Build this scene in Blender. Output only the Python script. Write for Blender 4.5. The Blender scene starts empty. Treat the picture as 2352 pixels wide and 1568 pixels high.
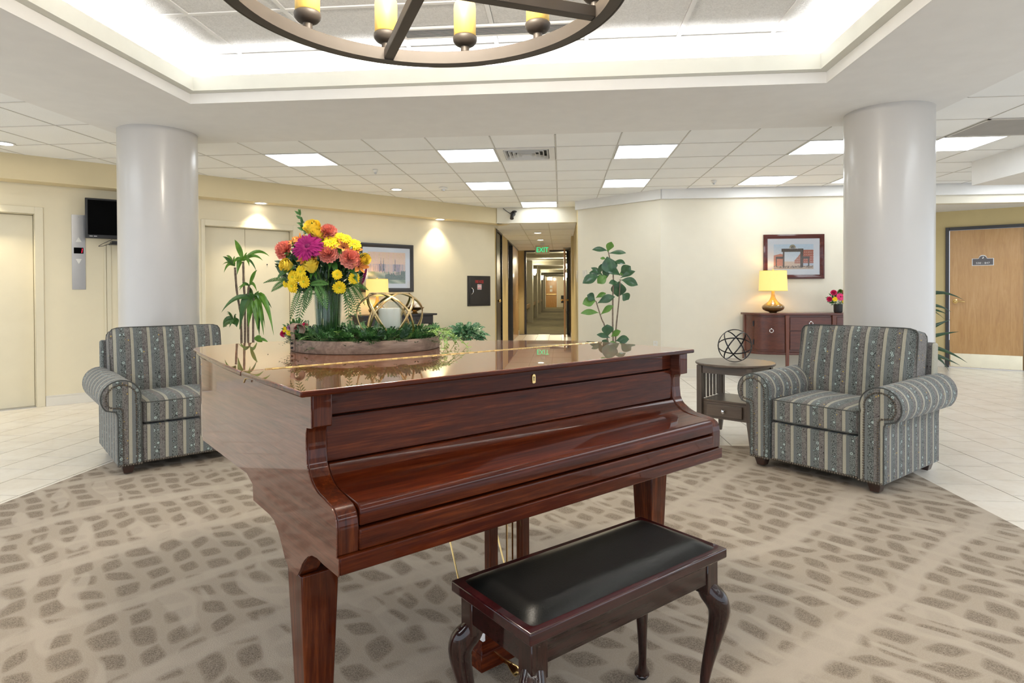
import bpy, bmesh, math, random
from mathutils import Matrix, Vector, Euler
random.seed(7)
PI = math.pi
S = bpy.context.scene
COL = S.collection

# ------------------------------------------------------------------ camera
cam_d = bpy.data.cameras.new('camera')
cam = bpy.data.objects.new('camera', cam_d); COL.objects.link(cam)
YAW, PIT, ROLL = math.radians(4.97), -0.0098, 0.005
fw = Vector((-math.sin(YAW)*math.cos(PIT), math.cos(YAW)*math.cos(PIT), math.sin(PIT)))
rt = Vector((math.cos(YAW), math.sin(YAW), 0)); up = rt.cross(fw)
r2 = rt*math.cos(ROLL) - up*math.sin(ROLL); u2 = rt*math.sin(ROLL) + up*math.cos(ROLL)
m = Matrix.Identity(4)
for i in range(3):
    m[i][0] = r2[i]; m[i][1] = u2[i]; m[i][2] = -fw[i]
m[2][3] = 1.23
cam.matrix_world = m
cam_d.sensor_width = 36; cam_d.lens = 36*1414/2352
cam_d.shift_x = (1176-1165)/2352; cam_d.shift_y = -(784-683.86)/2352
cam_d.clip_start = .05; cam_d.clip_end = 200
S.camera = cam

# ------------------------------------------------------------------ world, lights, exposure
S.view_settings.view_transform = 'Standard'; S.view_settings.look = 'None'
S.view_settings.gamma = 1; S.view_settings.use_curve_mapping = False
S.view_settings.exposure = 0.24
W = bpy.data.worlds.new('world'); S.world = W; W.use_nodes = True
W.node_tree.nodes['Background'].inputs[0].default_value = (.84, .93, 1.04, 1)
W.node_tree.nodes['Background'].inputs[1].default_value = 1.45
PANEL_E, COVE_E, DOWN_E, CHAND_E = 6.8, 20.0, 60.0, 25.0

def area(name, loc, sx, sy, power, col=(.90, .95, 1), rot=(0, 0, 0)):
    l = bpy.data.lights.new(name, 'AREA'); l.shape = 'RECTANGLE'; l.size = sx; l.size_y = sy
    l.energy = power; l.color = col
    o = bpy.data.objects.new(name, l); COL.objects.link(o); o.location = loc; o.rotation_euler = rot
    return o
def spot(name, loc, power, col=(1, .80, .50), size=math.radians(110), blend=.6, rot=(0, 0, 0), rad=.05):
    l = bpy.data.lights.new(name, 'SPOT'); l.energy = power; l.color = col; l.spot_size = size; l.spot_blend = blend
    l.shadow_soft_size = rad
    o = bpy.data.objects.new(name, l); COL.objects.link(o); o.location = loc; o.rotation_euler = rot
    return o
def point(name, loc, power, col, rad=.05):
    l = bpy.data.lights.new(name, 'POINT'); l.energy = power; l.color = col; l.shadow_soft_size = rad
    o = bpy.data.objects.new(name, l); COL.objects.link(o); o.location = loc
    return o

# added fill lights at ceiling height outside the frame: left, right and behind
LEFT_E, RIGHT_E, BACK_E = 92, 88, 105
area('fill_light', (-5.3, 1.6, 2.66), 1.8, 3.6, LEFT_E); area('fill_light', (-6.3, 3.9, 2.66), 1.2, .6, LEFT_E*.06)
area('fill_light', (4.0, 1.4, 2.66), 1.0, 4.6, RIGHT_E); area('fill_light', (6.3, 8.2, 2.66), 1.2, 1.0, RIGHT_E*.25)
area('fill_light', (-.5, -2.7, 2.66), 5.0, 1.6, BACK_E)

# ------------------------------------------------------------------ materials
def lin(c):
    return tuple(((x/255)/12.92 if x/255 <= .04045 else ((x/255+.055)/1.055)**2.4) for x in c)
class NT:
    def __init__(s, name):
        s.m = bpy.data.materials.new(name); s.m.use_nodes = True; s.t = s.m.node_tree; s.n = s.t.nodes
        s.b = s.n['Principled BSDF']
    def node(s, typ, **kw):
        n = s.n.new(typ)
        for k, v in kw.items():
            if k.startswith('i_'):
                key = k[2:]
                n.inputs[int(key) if key.isdigit() else key].default_value = v
            else: setattr(n, k, v)
        return n
    def link(s, a, b): s.t.links.new(a, b)
    def set(s, **kw):
        for k, v in kw.items():
            s.b.inputs[k.replace('_', ' ')].default_value = v
    def coord(s, scale=(1, 1, 1), rot=(0, 0, 0), kind='Object', loc=(0, 0, 0)):
        tc = s.node('ShaderNodeTexCoord'); mp = s.node('ShaderNodeMapping')
        mp.inputs['Scale'].default_value = scale; mp.inputs['Rotation'].default_value = rot; mp.inputs['Location'].default_value = loc
        s.link(tc.outputs[kind], mp.inputs[0]); return mp.outputs[0]
    def noise(s, vec, scale=5, detail=3, rough=.5, dist=0):
        n = s.node('ShaderNodeTexNoise'); n.inputs['Scale'].default_value = scale; n.inputs['Detail'].default_value = detail
        n.inputs['Roughness'].default_value = rough; n.inputs['Distortion'].default_value = dist
        s.link(vec, n.inputs['Vector']); return n.outputs[0]
    def ramp(s, fac, stops, interp='LINEAR'):
        r = s.node('ShaderNodeValToRGB'); cr = r.color_ramp; cr.interpolation = interp
        while len(cr.elements) < len(stops): cr.elements.new(.5)
        for e, (p, c) in zip(cr.elements, stops):
            e.position = p; e.color = (*c, 1) if len(c) == 3 else c
        s.link(fac, r.inputs[0]); return r.outputs[0]
    def math(s, op, a, b=None, c=None, clamp=False):
        n = s.node('ShaderNodeMath', operation=op, use_clamp=clamp)
        for i, x in enumerate((a, b, c)):
            if x is None: continue
            if isinstance(x, (int, float)): n.inputs[i].default_value = x
            else: s.link(x, n.inputs[i])
        return n.outputs[0]
    def mix(s, fac, a, b, blend='MIX'):
        n = s.node('ShaderNodeMix', data_type='RGBA', blend_type=blend)
        for i, x in ((0, fac), (6, a), (7, b)):
            if isinstance(x, (int, float)): n.inputs[i].default_value = x
            elif isinstance(x, tuple): n.inputs[i].default_value = (*x, 1) if len(x) == 3 else x
            else: s.link(x, n.inputs[i])
        return n.outputs[2]
    def base(s, out): s.link(out, s.b.inputs['Base Color'])
    def bump(s, h, strength=.3, dist=.01):
        n = s.node('ShaderNodeBump'); n.inputs['Strength'].default_value = strength; n.inputs['Distance'].default_value = dist
        s.link(h, n.inputs['Height']); s.link(n.outputs[0], s.b.inputs['Normal'])

def plain(name, col, rough=.6, metal=0, coat=0, var=.06, vscale=6, bump=0, bscale=200, coatr=.05, spec=.5):
    t = NT(name); t.set(Roughness=rough, Metallic=metal, Coat_Weight=coat, Coat_Roughness=coatr)
    t.b.inputs['Specular IOR Level'].default_value = spec
    v = t.coord(); n = t.noise(v, vscale, 4)
    a = tuple(min(1, c*(1+var)) for c in col); b = tuple(c*(1-var) for c in col)
    t.base(t.ramp(n, [(.3, b), (.7, a)]))
    if bump: t.bump(t.noise(v, bscale, 2), bump, .002)
    return t.m
def emit(name, col, strength):
    t = NT(name); t.set(Roughness=.5); t.b.inputs['Base Color'].default_value = (*[min(1, c) for c in col], 1)
    t.b.inputs['Emission Color'].default_value = (*col, 1); t.b.inputs['Emission Strength'].default_value = strength
    return t.m
def wood(name, dark, mid, light, rough=.35, coat=1, coatr=.03, axis='X', scale=1, fig=1.0, bw=.0, cior=1.5):
    t = NT(name); t.b.inputs['Coat IOR'].default_value = cior; t.b.inputs['Specular IOR Level'].default_value = .5 if coat < .8 else .08; t.set(Roughness=rough, Coat_Weight=coat, Coat_Roughness=coatr)
    q_ = 30 if coat >= 1 else 14
    sc = {'X': (1.5, q_, q_), 'Y': (q_, 1.5, q_), 'Z': (q_, q_, 1.5)}[axis]
    v = t.coord(tuple(c*scale for c in sc))
    n1 = t.noise(v, 2.2, 6, .6, .6*fig); n2 = t.noise(v, 9, 4, .6)
    v2 = t.coord((1, 1, 1)); n3 = t.noise(v2, 2.0, 3, .5)
    f = t.math('ADD', t.math('MULTIPLY', n1, .6), t.math('MULTIPLY', n2, .25)); f = t.math('ADD', f, t.math('MULTIPLY', n3, .2))
    t.base(t.ramp(f, [(.36, dark), (.53, mid), (.70, light)]))
    if bw: t.bump(n2, bw, .002)
    return t.m

M = {}
M['drywall'] = plain('soffit_drywall_paint', (.83, .82, .805), .75, var=.02, bump=.03, bscale=120)
M['white_trim'] = plain('white_trim_paint', (.80, .79, .77), .5, var=.02)
M['lip'] = plain('pale_green_white_paint', (.75, .75, .68), .6, var=.02)
M['tee'] = plain('ceiling_tee_paint', (.66, .64, .60), .5, var=.03)
M['tee_white'] = plain('white_tee_paint', (.85, .85, .84), .5, var=.03)
def tile_mat():
    t = NT('acoustic_ceiling_tile'); t.set(Roughness=.9)
    v = t.coord(); n = t.noise(v, 90, 4, .6); n2 = t.noise(v, 1.5, 2)
    t.base(t.ramp(n2, [(.3, (.90, .905, .90)), (.7, (.935, .94, .935))])); t.bump(n, .55, .004); return t.m
M['tile'] = tile_mat()
def worm():
    t = NT('textured_tray_tile'); t.set(Roughness=.9)
    v = t.coord(); n = t.noise(v, 60, 3, .55, 1.5)
    t.base(t.ramp(n, [(.35, (.72, .72, .71)), (.6, (.84, .84, .83))])); t.bump(n, .8, .006); return t.m
M['tray_tile'] = worm()
M['wall_yellow'] = plain('warm_cream_wall_paint', (.77, .69, .505), .55, var=.015, bump=.05, bscale=90)
M['bulk_yellow'] = plain('gold_bulkhead_paint', (.71, .60, .375), .55, var=.015)
M['elev_paint'] = plain('elevator_door_cream_paint', (.74, .67, .50), .4, var=.02)
M['wall_cream'] = plain('light_cream_wall_paint', (.76, .71, .585), .55, var=.015, bump=.05, bscale=90)
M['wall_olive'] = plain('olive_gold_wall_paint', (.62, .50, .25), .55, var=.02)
M['column'] = plain('column_gloss_paint', (.56, .54, .515), .35, var=.01, coat=.35, coatr=.16)
M['base_white'] = plain('baseboard_white_paint', (.74, .70, .62), .4, var=.02)
M['dark_frame'] = plain('charcoal_door_frame_paint', (.035, .033, .035), .35, var=.1)
M['brass'] = plain('polished_brass', (.80, .58, .25), .18, 1, var=.05)
M['kick'] = plain('brass_kick_plate', (.86, .80, .62), .22, 1, var=.04)
M['gold'] = plain('antique_gold_metal', (.50, .36, .17), .32, 1, var=.25, vscale=40)
M['steel'] = plain('brushed_stainless_steel', (.50, .50, .51), .35, 1, var=.06, vscale=3)
M['chrome'] = plain('bright_nickel', (.85, .85, .86), .12, 1, var=.02)
M['black_metal'] = plain('black_wrought_metal', (.025, .025, .028), .35, .6, var=.2)
M['black_plastic'] = plain('black_plastic', (.012, .012, .014), .3, var=.1)
M['screen'] = plain('black_screen', (.0005, .0005, .0005), .5, var=.1, spec=.05)
M['bronze'] = plain('bronze_chandelier_metal', (.062, .051, .042), .5, .3, var=.1)
M['white_panel'] = emit('ceiling_panel_diffuser', (.89, .95, 1), PANEL_E)
M['white_plastic'] = plain('white_plastic', (.78, .77, .73), .4, var=.02)
M['grey_grille'] = plain('grey_return_grille', (.36, .35, .34), .6, var=.05, bump=.4, bscale=300)
M['vent_dark'] = plain('dark_vent_gap', (.05, .05, .05), .8)
M['leather'] = plain('black_bench_leather', (.0022, .0028, .0028), .33, var=.2, bump=.12, bscale=260, spec=.22)
M['leather_brown'] = plain('brown_leather_strap', (.22, .13, .095), .35, var=.1)
M['candle'] = plain('ivory_wax', (.80, .75, .68), .5, var=.03)
M['wood_door'] = wood('honey_oak_veneer', (.44, .22, .065), (.53, .29, .095), (.60, .35, .14), .35, .5, .12, 'Z', .55, 1.6)
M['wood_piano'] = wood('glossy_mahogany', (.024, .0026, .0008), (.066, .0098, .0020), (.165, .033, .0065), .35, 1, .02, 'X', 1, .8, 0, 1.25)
M['wood_lid'] = wood('glossy_mahogany_lit_lid', (.09, .020, .004), (.17, .048, .011), (.24, .080, .020), .35, 1, .012, 'X', 1, .8, 0, 2.1)  # lighter copy of the mahogany, puts reflected light into the lid top
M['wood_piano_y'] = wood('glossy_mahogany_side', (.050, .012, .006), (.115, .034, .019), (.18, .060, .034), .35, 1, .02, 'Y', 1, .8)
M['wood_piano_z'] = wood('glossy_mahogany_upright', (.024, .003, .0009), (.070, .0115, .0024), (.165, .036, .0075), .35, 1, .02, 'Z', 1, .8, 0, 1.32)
M['wood_bench'] = wood('dark_cherry_bench', (.006, .0015, .0015), (.014, .0032, .003), (.030, .006, .005), .3, 1, .04, 'X')
M['wood_bench_top'] = wood('red_cherry_bench_rim', (.010, .0015, .002), (.026, .0035, .0045), (.050, .007, .007), .3, 1, .04, 'X')
M['wood_bench_z'] = wood('dark_cherry_leg', (.006, .0015, .0015), (.018, .004, .003), (.040, .009, .006), .3, 1, .04, 'Z')
M['wood_side'] = wood('cherry_sideboard_wood', (.055, .012, .006), (.10, .022, .010), (.15, .038, .016), .4, .5, .15, 'X')
M['wood_side_z'] = wood('cherry_sideboard_post', (.09, .022, .009), (.15, .037, .014), (.20, .055, .02), .4, .5, .15, 'Z')
M['wood_table'] = wood('walnut_grey_table', (.07, .048, .033), (.105, .073, .050), (.135, .095, .066), .4, .4, .2, 'X')
M['wood_table_z'] = wood('walnut_grey_table_leg', (.05, .035, .024), (.08, .056, .039), (.105, .075, .052), .45, .3, .2, 'Z')
M['wood_tray'] = wood('weathered_grey_brown_wood', (.10, .062, .040), (.20, .13, .088), (.33, .25, .19), .6, .05, .3, 'X', 1, 1.5)
M['wood_dark'] = wood('espresso_console_wood', (.008, .005, .004), (.014, .009, .007), (.025, .015, .012), .5, .2, .25, 'X')
M['wood_frame_red'] = wood('cherry_picture_frame', (.04, .008, .007), (.075, .014, .011), (.12, .03, .02), .3, .8, .08, 'X')
M['foot_wood'] = plain('dark_chair_foot', (.022, .006, .004), .3, var=.2, coat=.6)
M['nail'] = plain('pewter_nailhead', (.13, .11, .088), .42, .7, var=.2, vscale=60)
M['piping'] = plain('charcoal_fabric_piping', (.075, .076, .068), .9, var=.2)
M['shade'] = None
M['pot_black'] = plain('black_ceramic', (.02, .02, .022), .4)
M['pot_tan'] = plain('woven_tan_planter', (.30, .22, .13), .7, var=.2, vscale=60)
M['soil'] = plain('potting_soil', (.03, .02, .013), .9, var=.4, vscale=80, bump=.5)
M['bark'] = plain('grey_brown_bark', (.20, .15, .11), .8, var=.35, vscale=60, bump=.4, bscale=80)
M['stem_green'] = plain('green_stem', (.12, .22, .05), .5, var=.2)
M['red_print'] = plain('red_print', (.60, .03, .03), .5)
M['white_print'] = plain('white_print', (.85, .85, .85), .5)
M['mat_board'] = plain('white_mat_board', (.80, .82, .86), .6, var=.01)
M['sign_grey'] = plain('grey_sign_plate', (.13, .12, .125), .5)
def glass(name, col=(1, 1, 1), rough=0, ior=1.45):
    t = NT(name); t.set(Roughness=rough, IOR=ior); t.b.inputs['Base Color'].default_value = (*col, 1)
    t.b.inputs['Transmission Weight'].default_value = 1; return t.m
def thin_glass(name, tint, ior):
    t = NT(name); t.n.remove(t.b); gl = t.node('ShaderNodeBsdfGlossy'); gl.inputs['Roughness'].default_value = .03
    tr = t.node('ShaderNodeBsdfTransparent'); tr.inputs[0].default_value = (*tint, 1); lw = t.node('ShaderNodeLayerWeight'); lw.inputs[0].default_value = .5; mx = t.node('ShaderNodeMixShader')
    t.link(t.math('MULTIPLY_ADD', t.math('POWER', lw.outputs['Facing'], 4.0), .55*(ior-1)*2, .03), mx.inputs[0]); t.link(tr.outputs[0], mx.inputs[1]); t.link(gl.outputs[0], mx.inputs[2]); t.link(mx.outputs[0], t.n['Material Output'].inputs[0]); return t.m
M['glass'] = thin_glass('clear_glass', (.93, .95, .94), 1.5); M['water'] = thin_glass('vase_water', (.82, .90, .84), 1.33)
def shade():
    t = NT('yellow_lampshade_fabric'); t.set(Roughness=.8)
    t.b.inputs['Base Color'].default_value = (.80, .60, .22, 1)
    t.b.inputs['Emission Color'].default_value = (1, .66, .20, 1); t.b.inputs['Emission Strength'].default_value = .52
    return t.m
M['shade'] = shade()
def amber():
    t = NT('amber_glass_lamp_base'); t.set(Roughness=.08, Coat_Weight=1, Coat_Roughness=.02)
    v = t.coord(); g = t.node('ShaderNodeSeparateXYZ'); t.link(v, g.inputs[0])
    t.base(t.ramp(t.math('MULTIPLY', g.outputs[2], 3.2), [(.02, (.10, .05, .012)), (.22, (.17, .09, .02)), (.42, (.36, .22, .045)), (.9, (.46, .30, .07))])); return t.m
M['amber'] = amber()
def candle_glass():
    t = NT('glowing_alabaster_shade'); t.set(Roughness=.5)
    tc = t.coord((14, 14, 1.2)); n = t.noise(tc, 4, 3, .5)
    c = t.ramp(n, [(.3, (1, .60, .12)), (.7, (1, .74, .24))])
    tc2 = t.coord(); g = t.node('ShaderNodeSeparateXYZ'); t.link(tc2, g.inputs[0])
    st = t.math('MULTIPLY_ADD', g.outputs[2], 3.6, .18)
    c2 = t.mix(t.math('MULTIPLY', g.outputs[2], 5.0, clamp=True), c, (1, .93, .78))
    t.b.inputs['Base Color'].default_value = (.50, .33, .07, 1); t.link(c2, t.b.inputs['Emission Color']); t.link(st, t.b.inputs['Emission Strength']); return t.m
M['candle_glass'] = candle_glass()

def floor_tile():
    t = NT('pale_travertine_floor_tile'); t.set(Roughness=.28)
    oi = t.node('ShaderNodeObjectInfo')
    g = t.node('ShaderNodeNewGeometry'); mp = t.node('ShaderNodeMapping'); t.link(g.outputs['Position'], mp.inputs[0])
    n = t.noise(mp.outputs[0], 3.5, 6, .6, .8); n2 = t.noise(mp.outputs[0], 22, 4, .6)
    f = t.math('ADD', t.math('MULTIPLY', n, .7), t.math('MULTIPLY', n2, .3))
    c = t.ramp(f, [(.32, (.66, .60, .51)), (.55, (.76, .71, .63)), (.75, (.80, .76, .69))])
    t.base(c); t.bump(n2, .05, .002)
    return t.m
M['floor_tile'] = floor_tile()
M['grout'] = plain('dark_grout', (.13, .105, .08), .8, var=.1)

def carpet():
    t = NT('taupe_patterned_carpet'); t.set(Roughness=.95); t.b.inputs['Specular IOR Level'].default_value = .1
    tc = t.node('ShaderNodeTexCoord')
    # gentle warp
    w = t.node('ShaderNodeTexNoise'); w.inputs['Scale'].default_value = 3.2; w.inputs['Detail'].default_value = 1
    t.link(tc.outputs['Object'], w.inputs['Vector'])
    sub = t.node('ShaderNodeVectorMath', operation='SUBTRACT'); t.link(w.outputs['Color'], sub.inputs[0]); sub.inputs[1].default_value = (.5, .5, .5)
    scl = t.node('ShaderNodeVectorMath', operation='SCALE'); t.link(sub.outputs[0], scl.inputs[0]); scl.inputs['Scale'].default_value = .10
    add = t.node('ShaderNodeVectorMath', operation='ADD'); t.link(tc.outputs['Object'], add.inputs[0]); t.link(scl.outputs[0], add.inputs[1])
    mp = t.node('ShaderNodeMapping'); mp.inputs['Rotation'].default_value = (0, 0, math.radians(45)); t.link(add.outputs[0], mp.inputs[0])
    P = mp.outputs[0]
    # stone-like dark patches: a loose diagonal lattice of rounded blocks
    m2 = t.node('ShaderNodeMapping'); m2.inputs['Scale'].default_value = (1/.150, 1/.120, 1); t.link(P, m2.inputs[0])
    sp = t.node('ShaderNodeSeparateXYZ'); t.link(m2.outputs[0], sp.inputs[0])
    row = t.math('FLOOR', sp.outputs[1]); sh = t.math('MULTIPLY', t.math('SINE', t.math('MULTIPLY', row, 2.4)), .42)
    cb = t.node('ShaderNodeCombineXYZ'); t.link(t.math('ADD', sp.outputs[0], sh), cb.inputs[0]); t.link(sp.outputs[1], cb.inputs[1])
    fx_ = t.math('SUBTRACT', t.math('FRACT', t.math('ADD', sp.outputs[0], sh)), .5); fy_ = t.math('SUBTRACT', t.math('FRACT', sp.outputs[1]), .5)
    cell = t.node('ShaderNodeCombineXYZ'); t.link(t.math('FLOOR', t.math('ADD', sp.outputs[0], sh)), cell.inputs[0]); t.link(row, cell.inputs[1])
    wn = t.node('ShaderNodeTexWhiteNoise', noise_dimensions='2D'); t.link(cell.outputs[0], wn.inputs['Vector'])
    ws = t.node('ShaderNodeSeparateColor'); t.link(wn.outputs['Color'], ws.inputs[0])
    # superellipse distance with a random width, height and slant per block
    ax = t.math('DIVIDE', t.math('ADD', fx_, t.math('MULTIPLY', fy_, t.math('SUBTRACT', ws.outputs[2], .5))), t.math('MULTIPLY_ADD', ws.outputs[0], .14, .33))
    ay = t.math('DIVIDE', fy_, t.math('MULTIPLY_ADD', ws.outputs[1], .12, .33))
    d_ = t.math('ADD', t.math('POWER', t.math('ABSOLUTE', ax), 4.0), t.math('POWER', t.math('ABSOLUTE', ay), 4.0))
    blk = t.ramp(d_, [(.15, (1, 1, 1)), (1.15, (0, 0, 0))])
    # wide plain lanes and thin leaf-like slivers
    wv = t.node('ShaderNodeTexWave'); wv.bands_direction = 'X'; wv.inputs['Scale'].default_value = .50; wv.inputs['Distortion'].default_value = 3.0
    wv.inputs['Detail'].default_value = 0; wv.inputs['Detail Scale'].default_value = 1.0; t.link(P, wv.inputs['Vector'])
    vein = t.ramp(wv.outputs['Fac'], [(.88, (0, 0, 0)), (.97, (1, 1, 1))])
    m3 = t.node('ShaderNodeMapping'); m3.inputs['Scale'].default_value = (2.2, 9.0, 1); m3.inputs['Rotation'].default_value = (0, 0, .12); t.link(P, m3.inputs[0])
    sl = t.noise(m3.outputs[0], 1.0, 1, .4); vein2 = t.ramp(sl, [(.56, (0, 0, 0)), (.62, (1, 1, 1))])
    vn = t.math('MAXIMUM', vein, t.math('MULTIPLY', vein2, .9))
    fine = t.noise(tc.outputs['Object'], 230, 3, .7)
    fine2 = t.noise(tc.outputs['Object'], 90, 2, .6)
    big = t.noise(tc.outputs['Object'], .8, 2, .5)
    patch = t.math('MULTIPLY', blk, t.math('SUBTRACT', 1.0, t.math('MULTIPLY', vn, .9)))
    patch = t.math('MULTIPLY', patch, t.ramp(fine2, [(.25, (.62, .62, .62)), (.6, (1, 1, 1))]))
    light = t.mix(fine, (.34, .285, .22), (.53, .455, .37))
    smooth_light = t.mix(fine, (.46, .395, .32), (.54, .47, .385))
    lt = t.mix(vn, light, smooth_light)
    dark = t.mix(t.ramp(fine, [(.38, (0, 0, 0)), (.62, (1, 1, 1))]), (.155, .122, .092), (.36, .30, .235))
    c = t.mix(patch, lt, dark)
    c = t.mix(t.math('MULTIPLY', big, .35), c, (.40, .35, .29), 'MULTIPLY')
    c2 = t.mix(.0, c, c)
    t.base(c2); h = t.math('SUBTRACT', fine, t.math('MULTIPLY', patch, .5)); t.bump(h, .55, .004)
    return t.m
M['carpet'] = carpet()

def fabric(name, ax):
    t = NT(name); t.set(Roughness=.9, Sheen_Weight=.15)
    tc = t.node('ShaderNodeTexCoord'); sp = t.node('ShaderNodeSeparateXYZ'); t.link(tc.outputs['Object'], sp.inputs[0])
    x = sp.outputs[ax]
    per = .112
    s = t.math('FRACT', t.math('MULTIPLY_ADD', x, 1/per, 20.30))
    # 0-.17 cream, .17-.36 blue grey dots, .36-.72 dark floral, .72-1 mauve paisley
    vo = t.node('ShaderNodeTexVoronoi', feature='DISTANCE_TO_EDGE'); vo.inputs['Scale'].default_value = 120; t.link(tc.outputs['Object'], vo.inputs['Vector'])
    vf = t.node('ShaderNodeTexVoronoi', feature='F1'); vf.inputs['Scale'].default_value = 26; t.link(tc.outputs['Object'], vf.inputs['Vector'])
    vd = t.node('ShaderNodeTexVoronoi', feature='F1'); vd.inputs['Scale'].default_value = 30; t.link(tc.outputs['Object'], vd.inputs['Vector'])
    vt = t.node('ShaderNodeTexVoronoi', feature='F1'); vt.inputs['Scale'].default_value = 230; vt.inputs['Randomness'].default_value = .1; t.link(tc.outputs['Object'], vt.inputs['Vector'])
    fine = t.noise(tc.outputs['Object'], 260, 2, .6)
    cells = t.ramp(vo.outputs['Distance'], [(.05, (.028, .032, .028)), (.16, (.235, .26, .245)), (.4, (.205, .225, .21))])
    bloom = t.ramp(vf.outputs['Distance'], [(.0, (.10, .12, .11)), (.10, (.42, .50, .47)), (.22, (.24, .31, .30)), (.26, (.03, .035, .03)), (.30, (1, 1, 1))], 'CONSTANT')
    bm = t.ramp(vf.outputs['Distance'], [(.0, (1, 1, 1)), (.30, (0, 0, 0))], 'CONSTANT')
    floral = t.mix(bm, cells, bloom)
    blue = t.mix(t.ramp(vt.outputs['Distance'], [(.25, (1, 1, 1)), (.45, (0, 0, 0))]), (.135, .148, .148), (.215, .228, .222))
    pz_ = t.noise(tc.outputs['Object'], 70, 2, .5, 2.0)
    mauve = t.mix(t.ramp(pz_, [(.42, (0, 0, 0)), (.55, (1, 1, 1))]), (.105, .092, .085), (.215, .20, .185))
    yd = t.ramp(vd.outputs['Distance'], [(.0, (1, 1, 1)), (.15, (0, 0, 0))], 'CONSTANT')
    ydc = t.ramp(vd.outputs['Color'], [(.30, (.045, .035, .03)), (.55, (.50, .35, .085))], 'CONSTANT')
    mauve = t.mix(yd, mauve, ydc)
    cream = t.mix(fine, (.34, .32, .245), (.47, .44, .35))
    def sel(lo): return t.math('GREATER_THAN', s, lo)
    c = t.mix(sel(.18), cream, blue); c = t.mix(sel(.36), c, floral); c = t.mix(sel(.68), c, mauve); c = t.mix(sel(.97), c, (.05, .05, .045))
    c = t.mix(1.0, c, t.ramp(fine, [(.2, (.72, .72, .72)), (.8, (1, 1, 1))]), 'MULTIPLY')
    t.base(c); t.bump(fine, .25, .002); return t.m
M['fab_x'] = fabric('striped_floral_upholstery', 0)
M['fab_y'] = fabric('striped_floral_upholstery_arm', 1)

def leafmat(name, a, b, rough=.4, vein=None, coat=.2):
    t = NT(name); t.set(Roughness=rough, Coat_Weight=coat, Coat_Roughness=.2)
    v = t.coord(); n = t.noise(v, 14, 3); c = t.ramp(n, [(.3, a), (.7, b)])
    if vein:
        n2 = t.noise(v, 45, 2, .5); c = t.mix(t.ramp(n2, [(.5, (0, 0, 0)), (.62, (1, 1, 1))]), c, vein)
    t.base(c); t.b.inputs['Subsurface Weight'].default_value = .0; return t.m
M['leaf_fiddle'] = leafmat('fiddle_leaf_green', (.020, .070, .028), (.045, .13, .045), .3, coat=.35)
M['leaf_fiddle_l'] = leafmat('young_fiddle_leaf_green', (.08, .20, .025), (.14, .30, .05), .35)
M['leaf_drac'] = leafmat('corn_plant_green', (.08, .22, .015), (.16, .36, .04), .35)
M['leaf_drac_d'] = leafmat('dark_corn_plant_green', (.035, .11, .02), (.07, .20, .04), .35)
M['leaf_clivia'] = leafmat('dark_strap_leaf_green', (.010, .036, .012), (.022, .068, .02), .35)
M['leaf_agla'] = leafmat('variegated_leaf_green', (.03, .13, .045), (.06, .20, .08), .4, (.30, .46, .30))
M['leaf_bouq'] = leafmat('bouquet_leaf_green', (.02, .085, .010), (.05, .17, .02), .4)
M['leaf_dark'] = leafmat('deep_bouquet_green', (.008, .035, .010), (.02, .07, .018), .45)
M['fern'] = leafmat('fern_green', (.022, .085, .010), (.055, .16, .022), .6, None, 0)
M['tray_green'] = leafmat('tray_foliage_green', (.022, .085, .022), (.07, .19, .045), .45)
M['tray_green_l'] = leafmat('light_tray_foliage', (.12, .24, .03), (.24, .38, .08), .5)
def petal(name, a, b):
    m_ = leafmat(name, a, b, .6, None, 0); m_.node_tree.nodes['Principled BSDF'].inputs['Specular IOR Level'].default_value = .2; return m_
M['magenta'] = petal('magenta_petal', (.16, .0, .065), (.27, .002, .105)); M['magenta_d'] = petal('magenta_center', (.07, 0, .03), (.16, 0, .07))
M['coral'] = petal('coral_petal', (.78, .22, .15), (.92, .42, .33)); M['yellow'] = petal('yellow_petal', (.86, .58, .01), (.95, .72, .03))
M['rose_y'] = petal('golden_rose_petal', (.90, .64, .05), (.96, .78, .12)); M['daisy_c'] = petal('daisy_center', (.42, .42, .02), (.62, .60, .05))
M['orange'] = petal('peach_orange_petal', (.78, .26, .04), (.90, .42, .12)); M['pink'] = petal('hot_pink_petal', (.72, .03, .14), (.85, .08, .25))
M['lilac'] = petal('lilac_petal', (.55, .25, .45), (.7, .4, .6))

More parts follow.
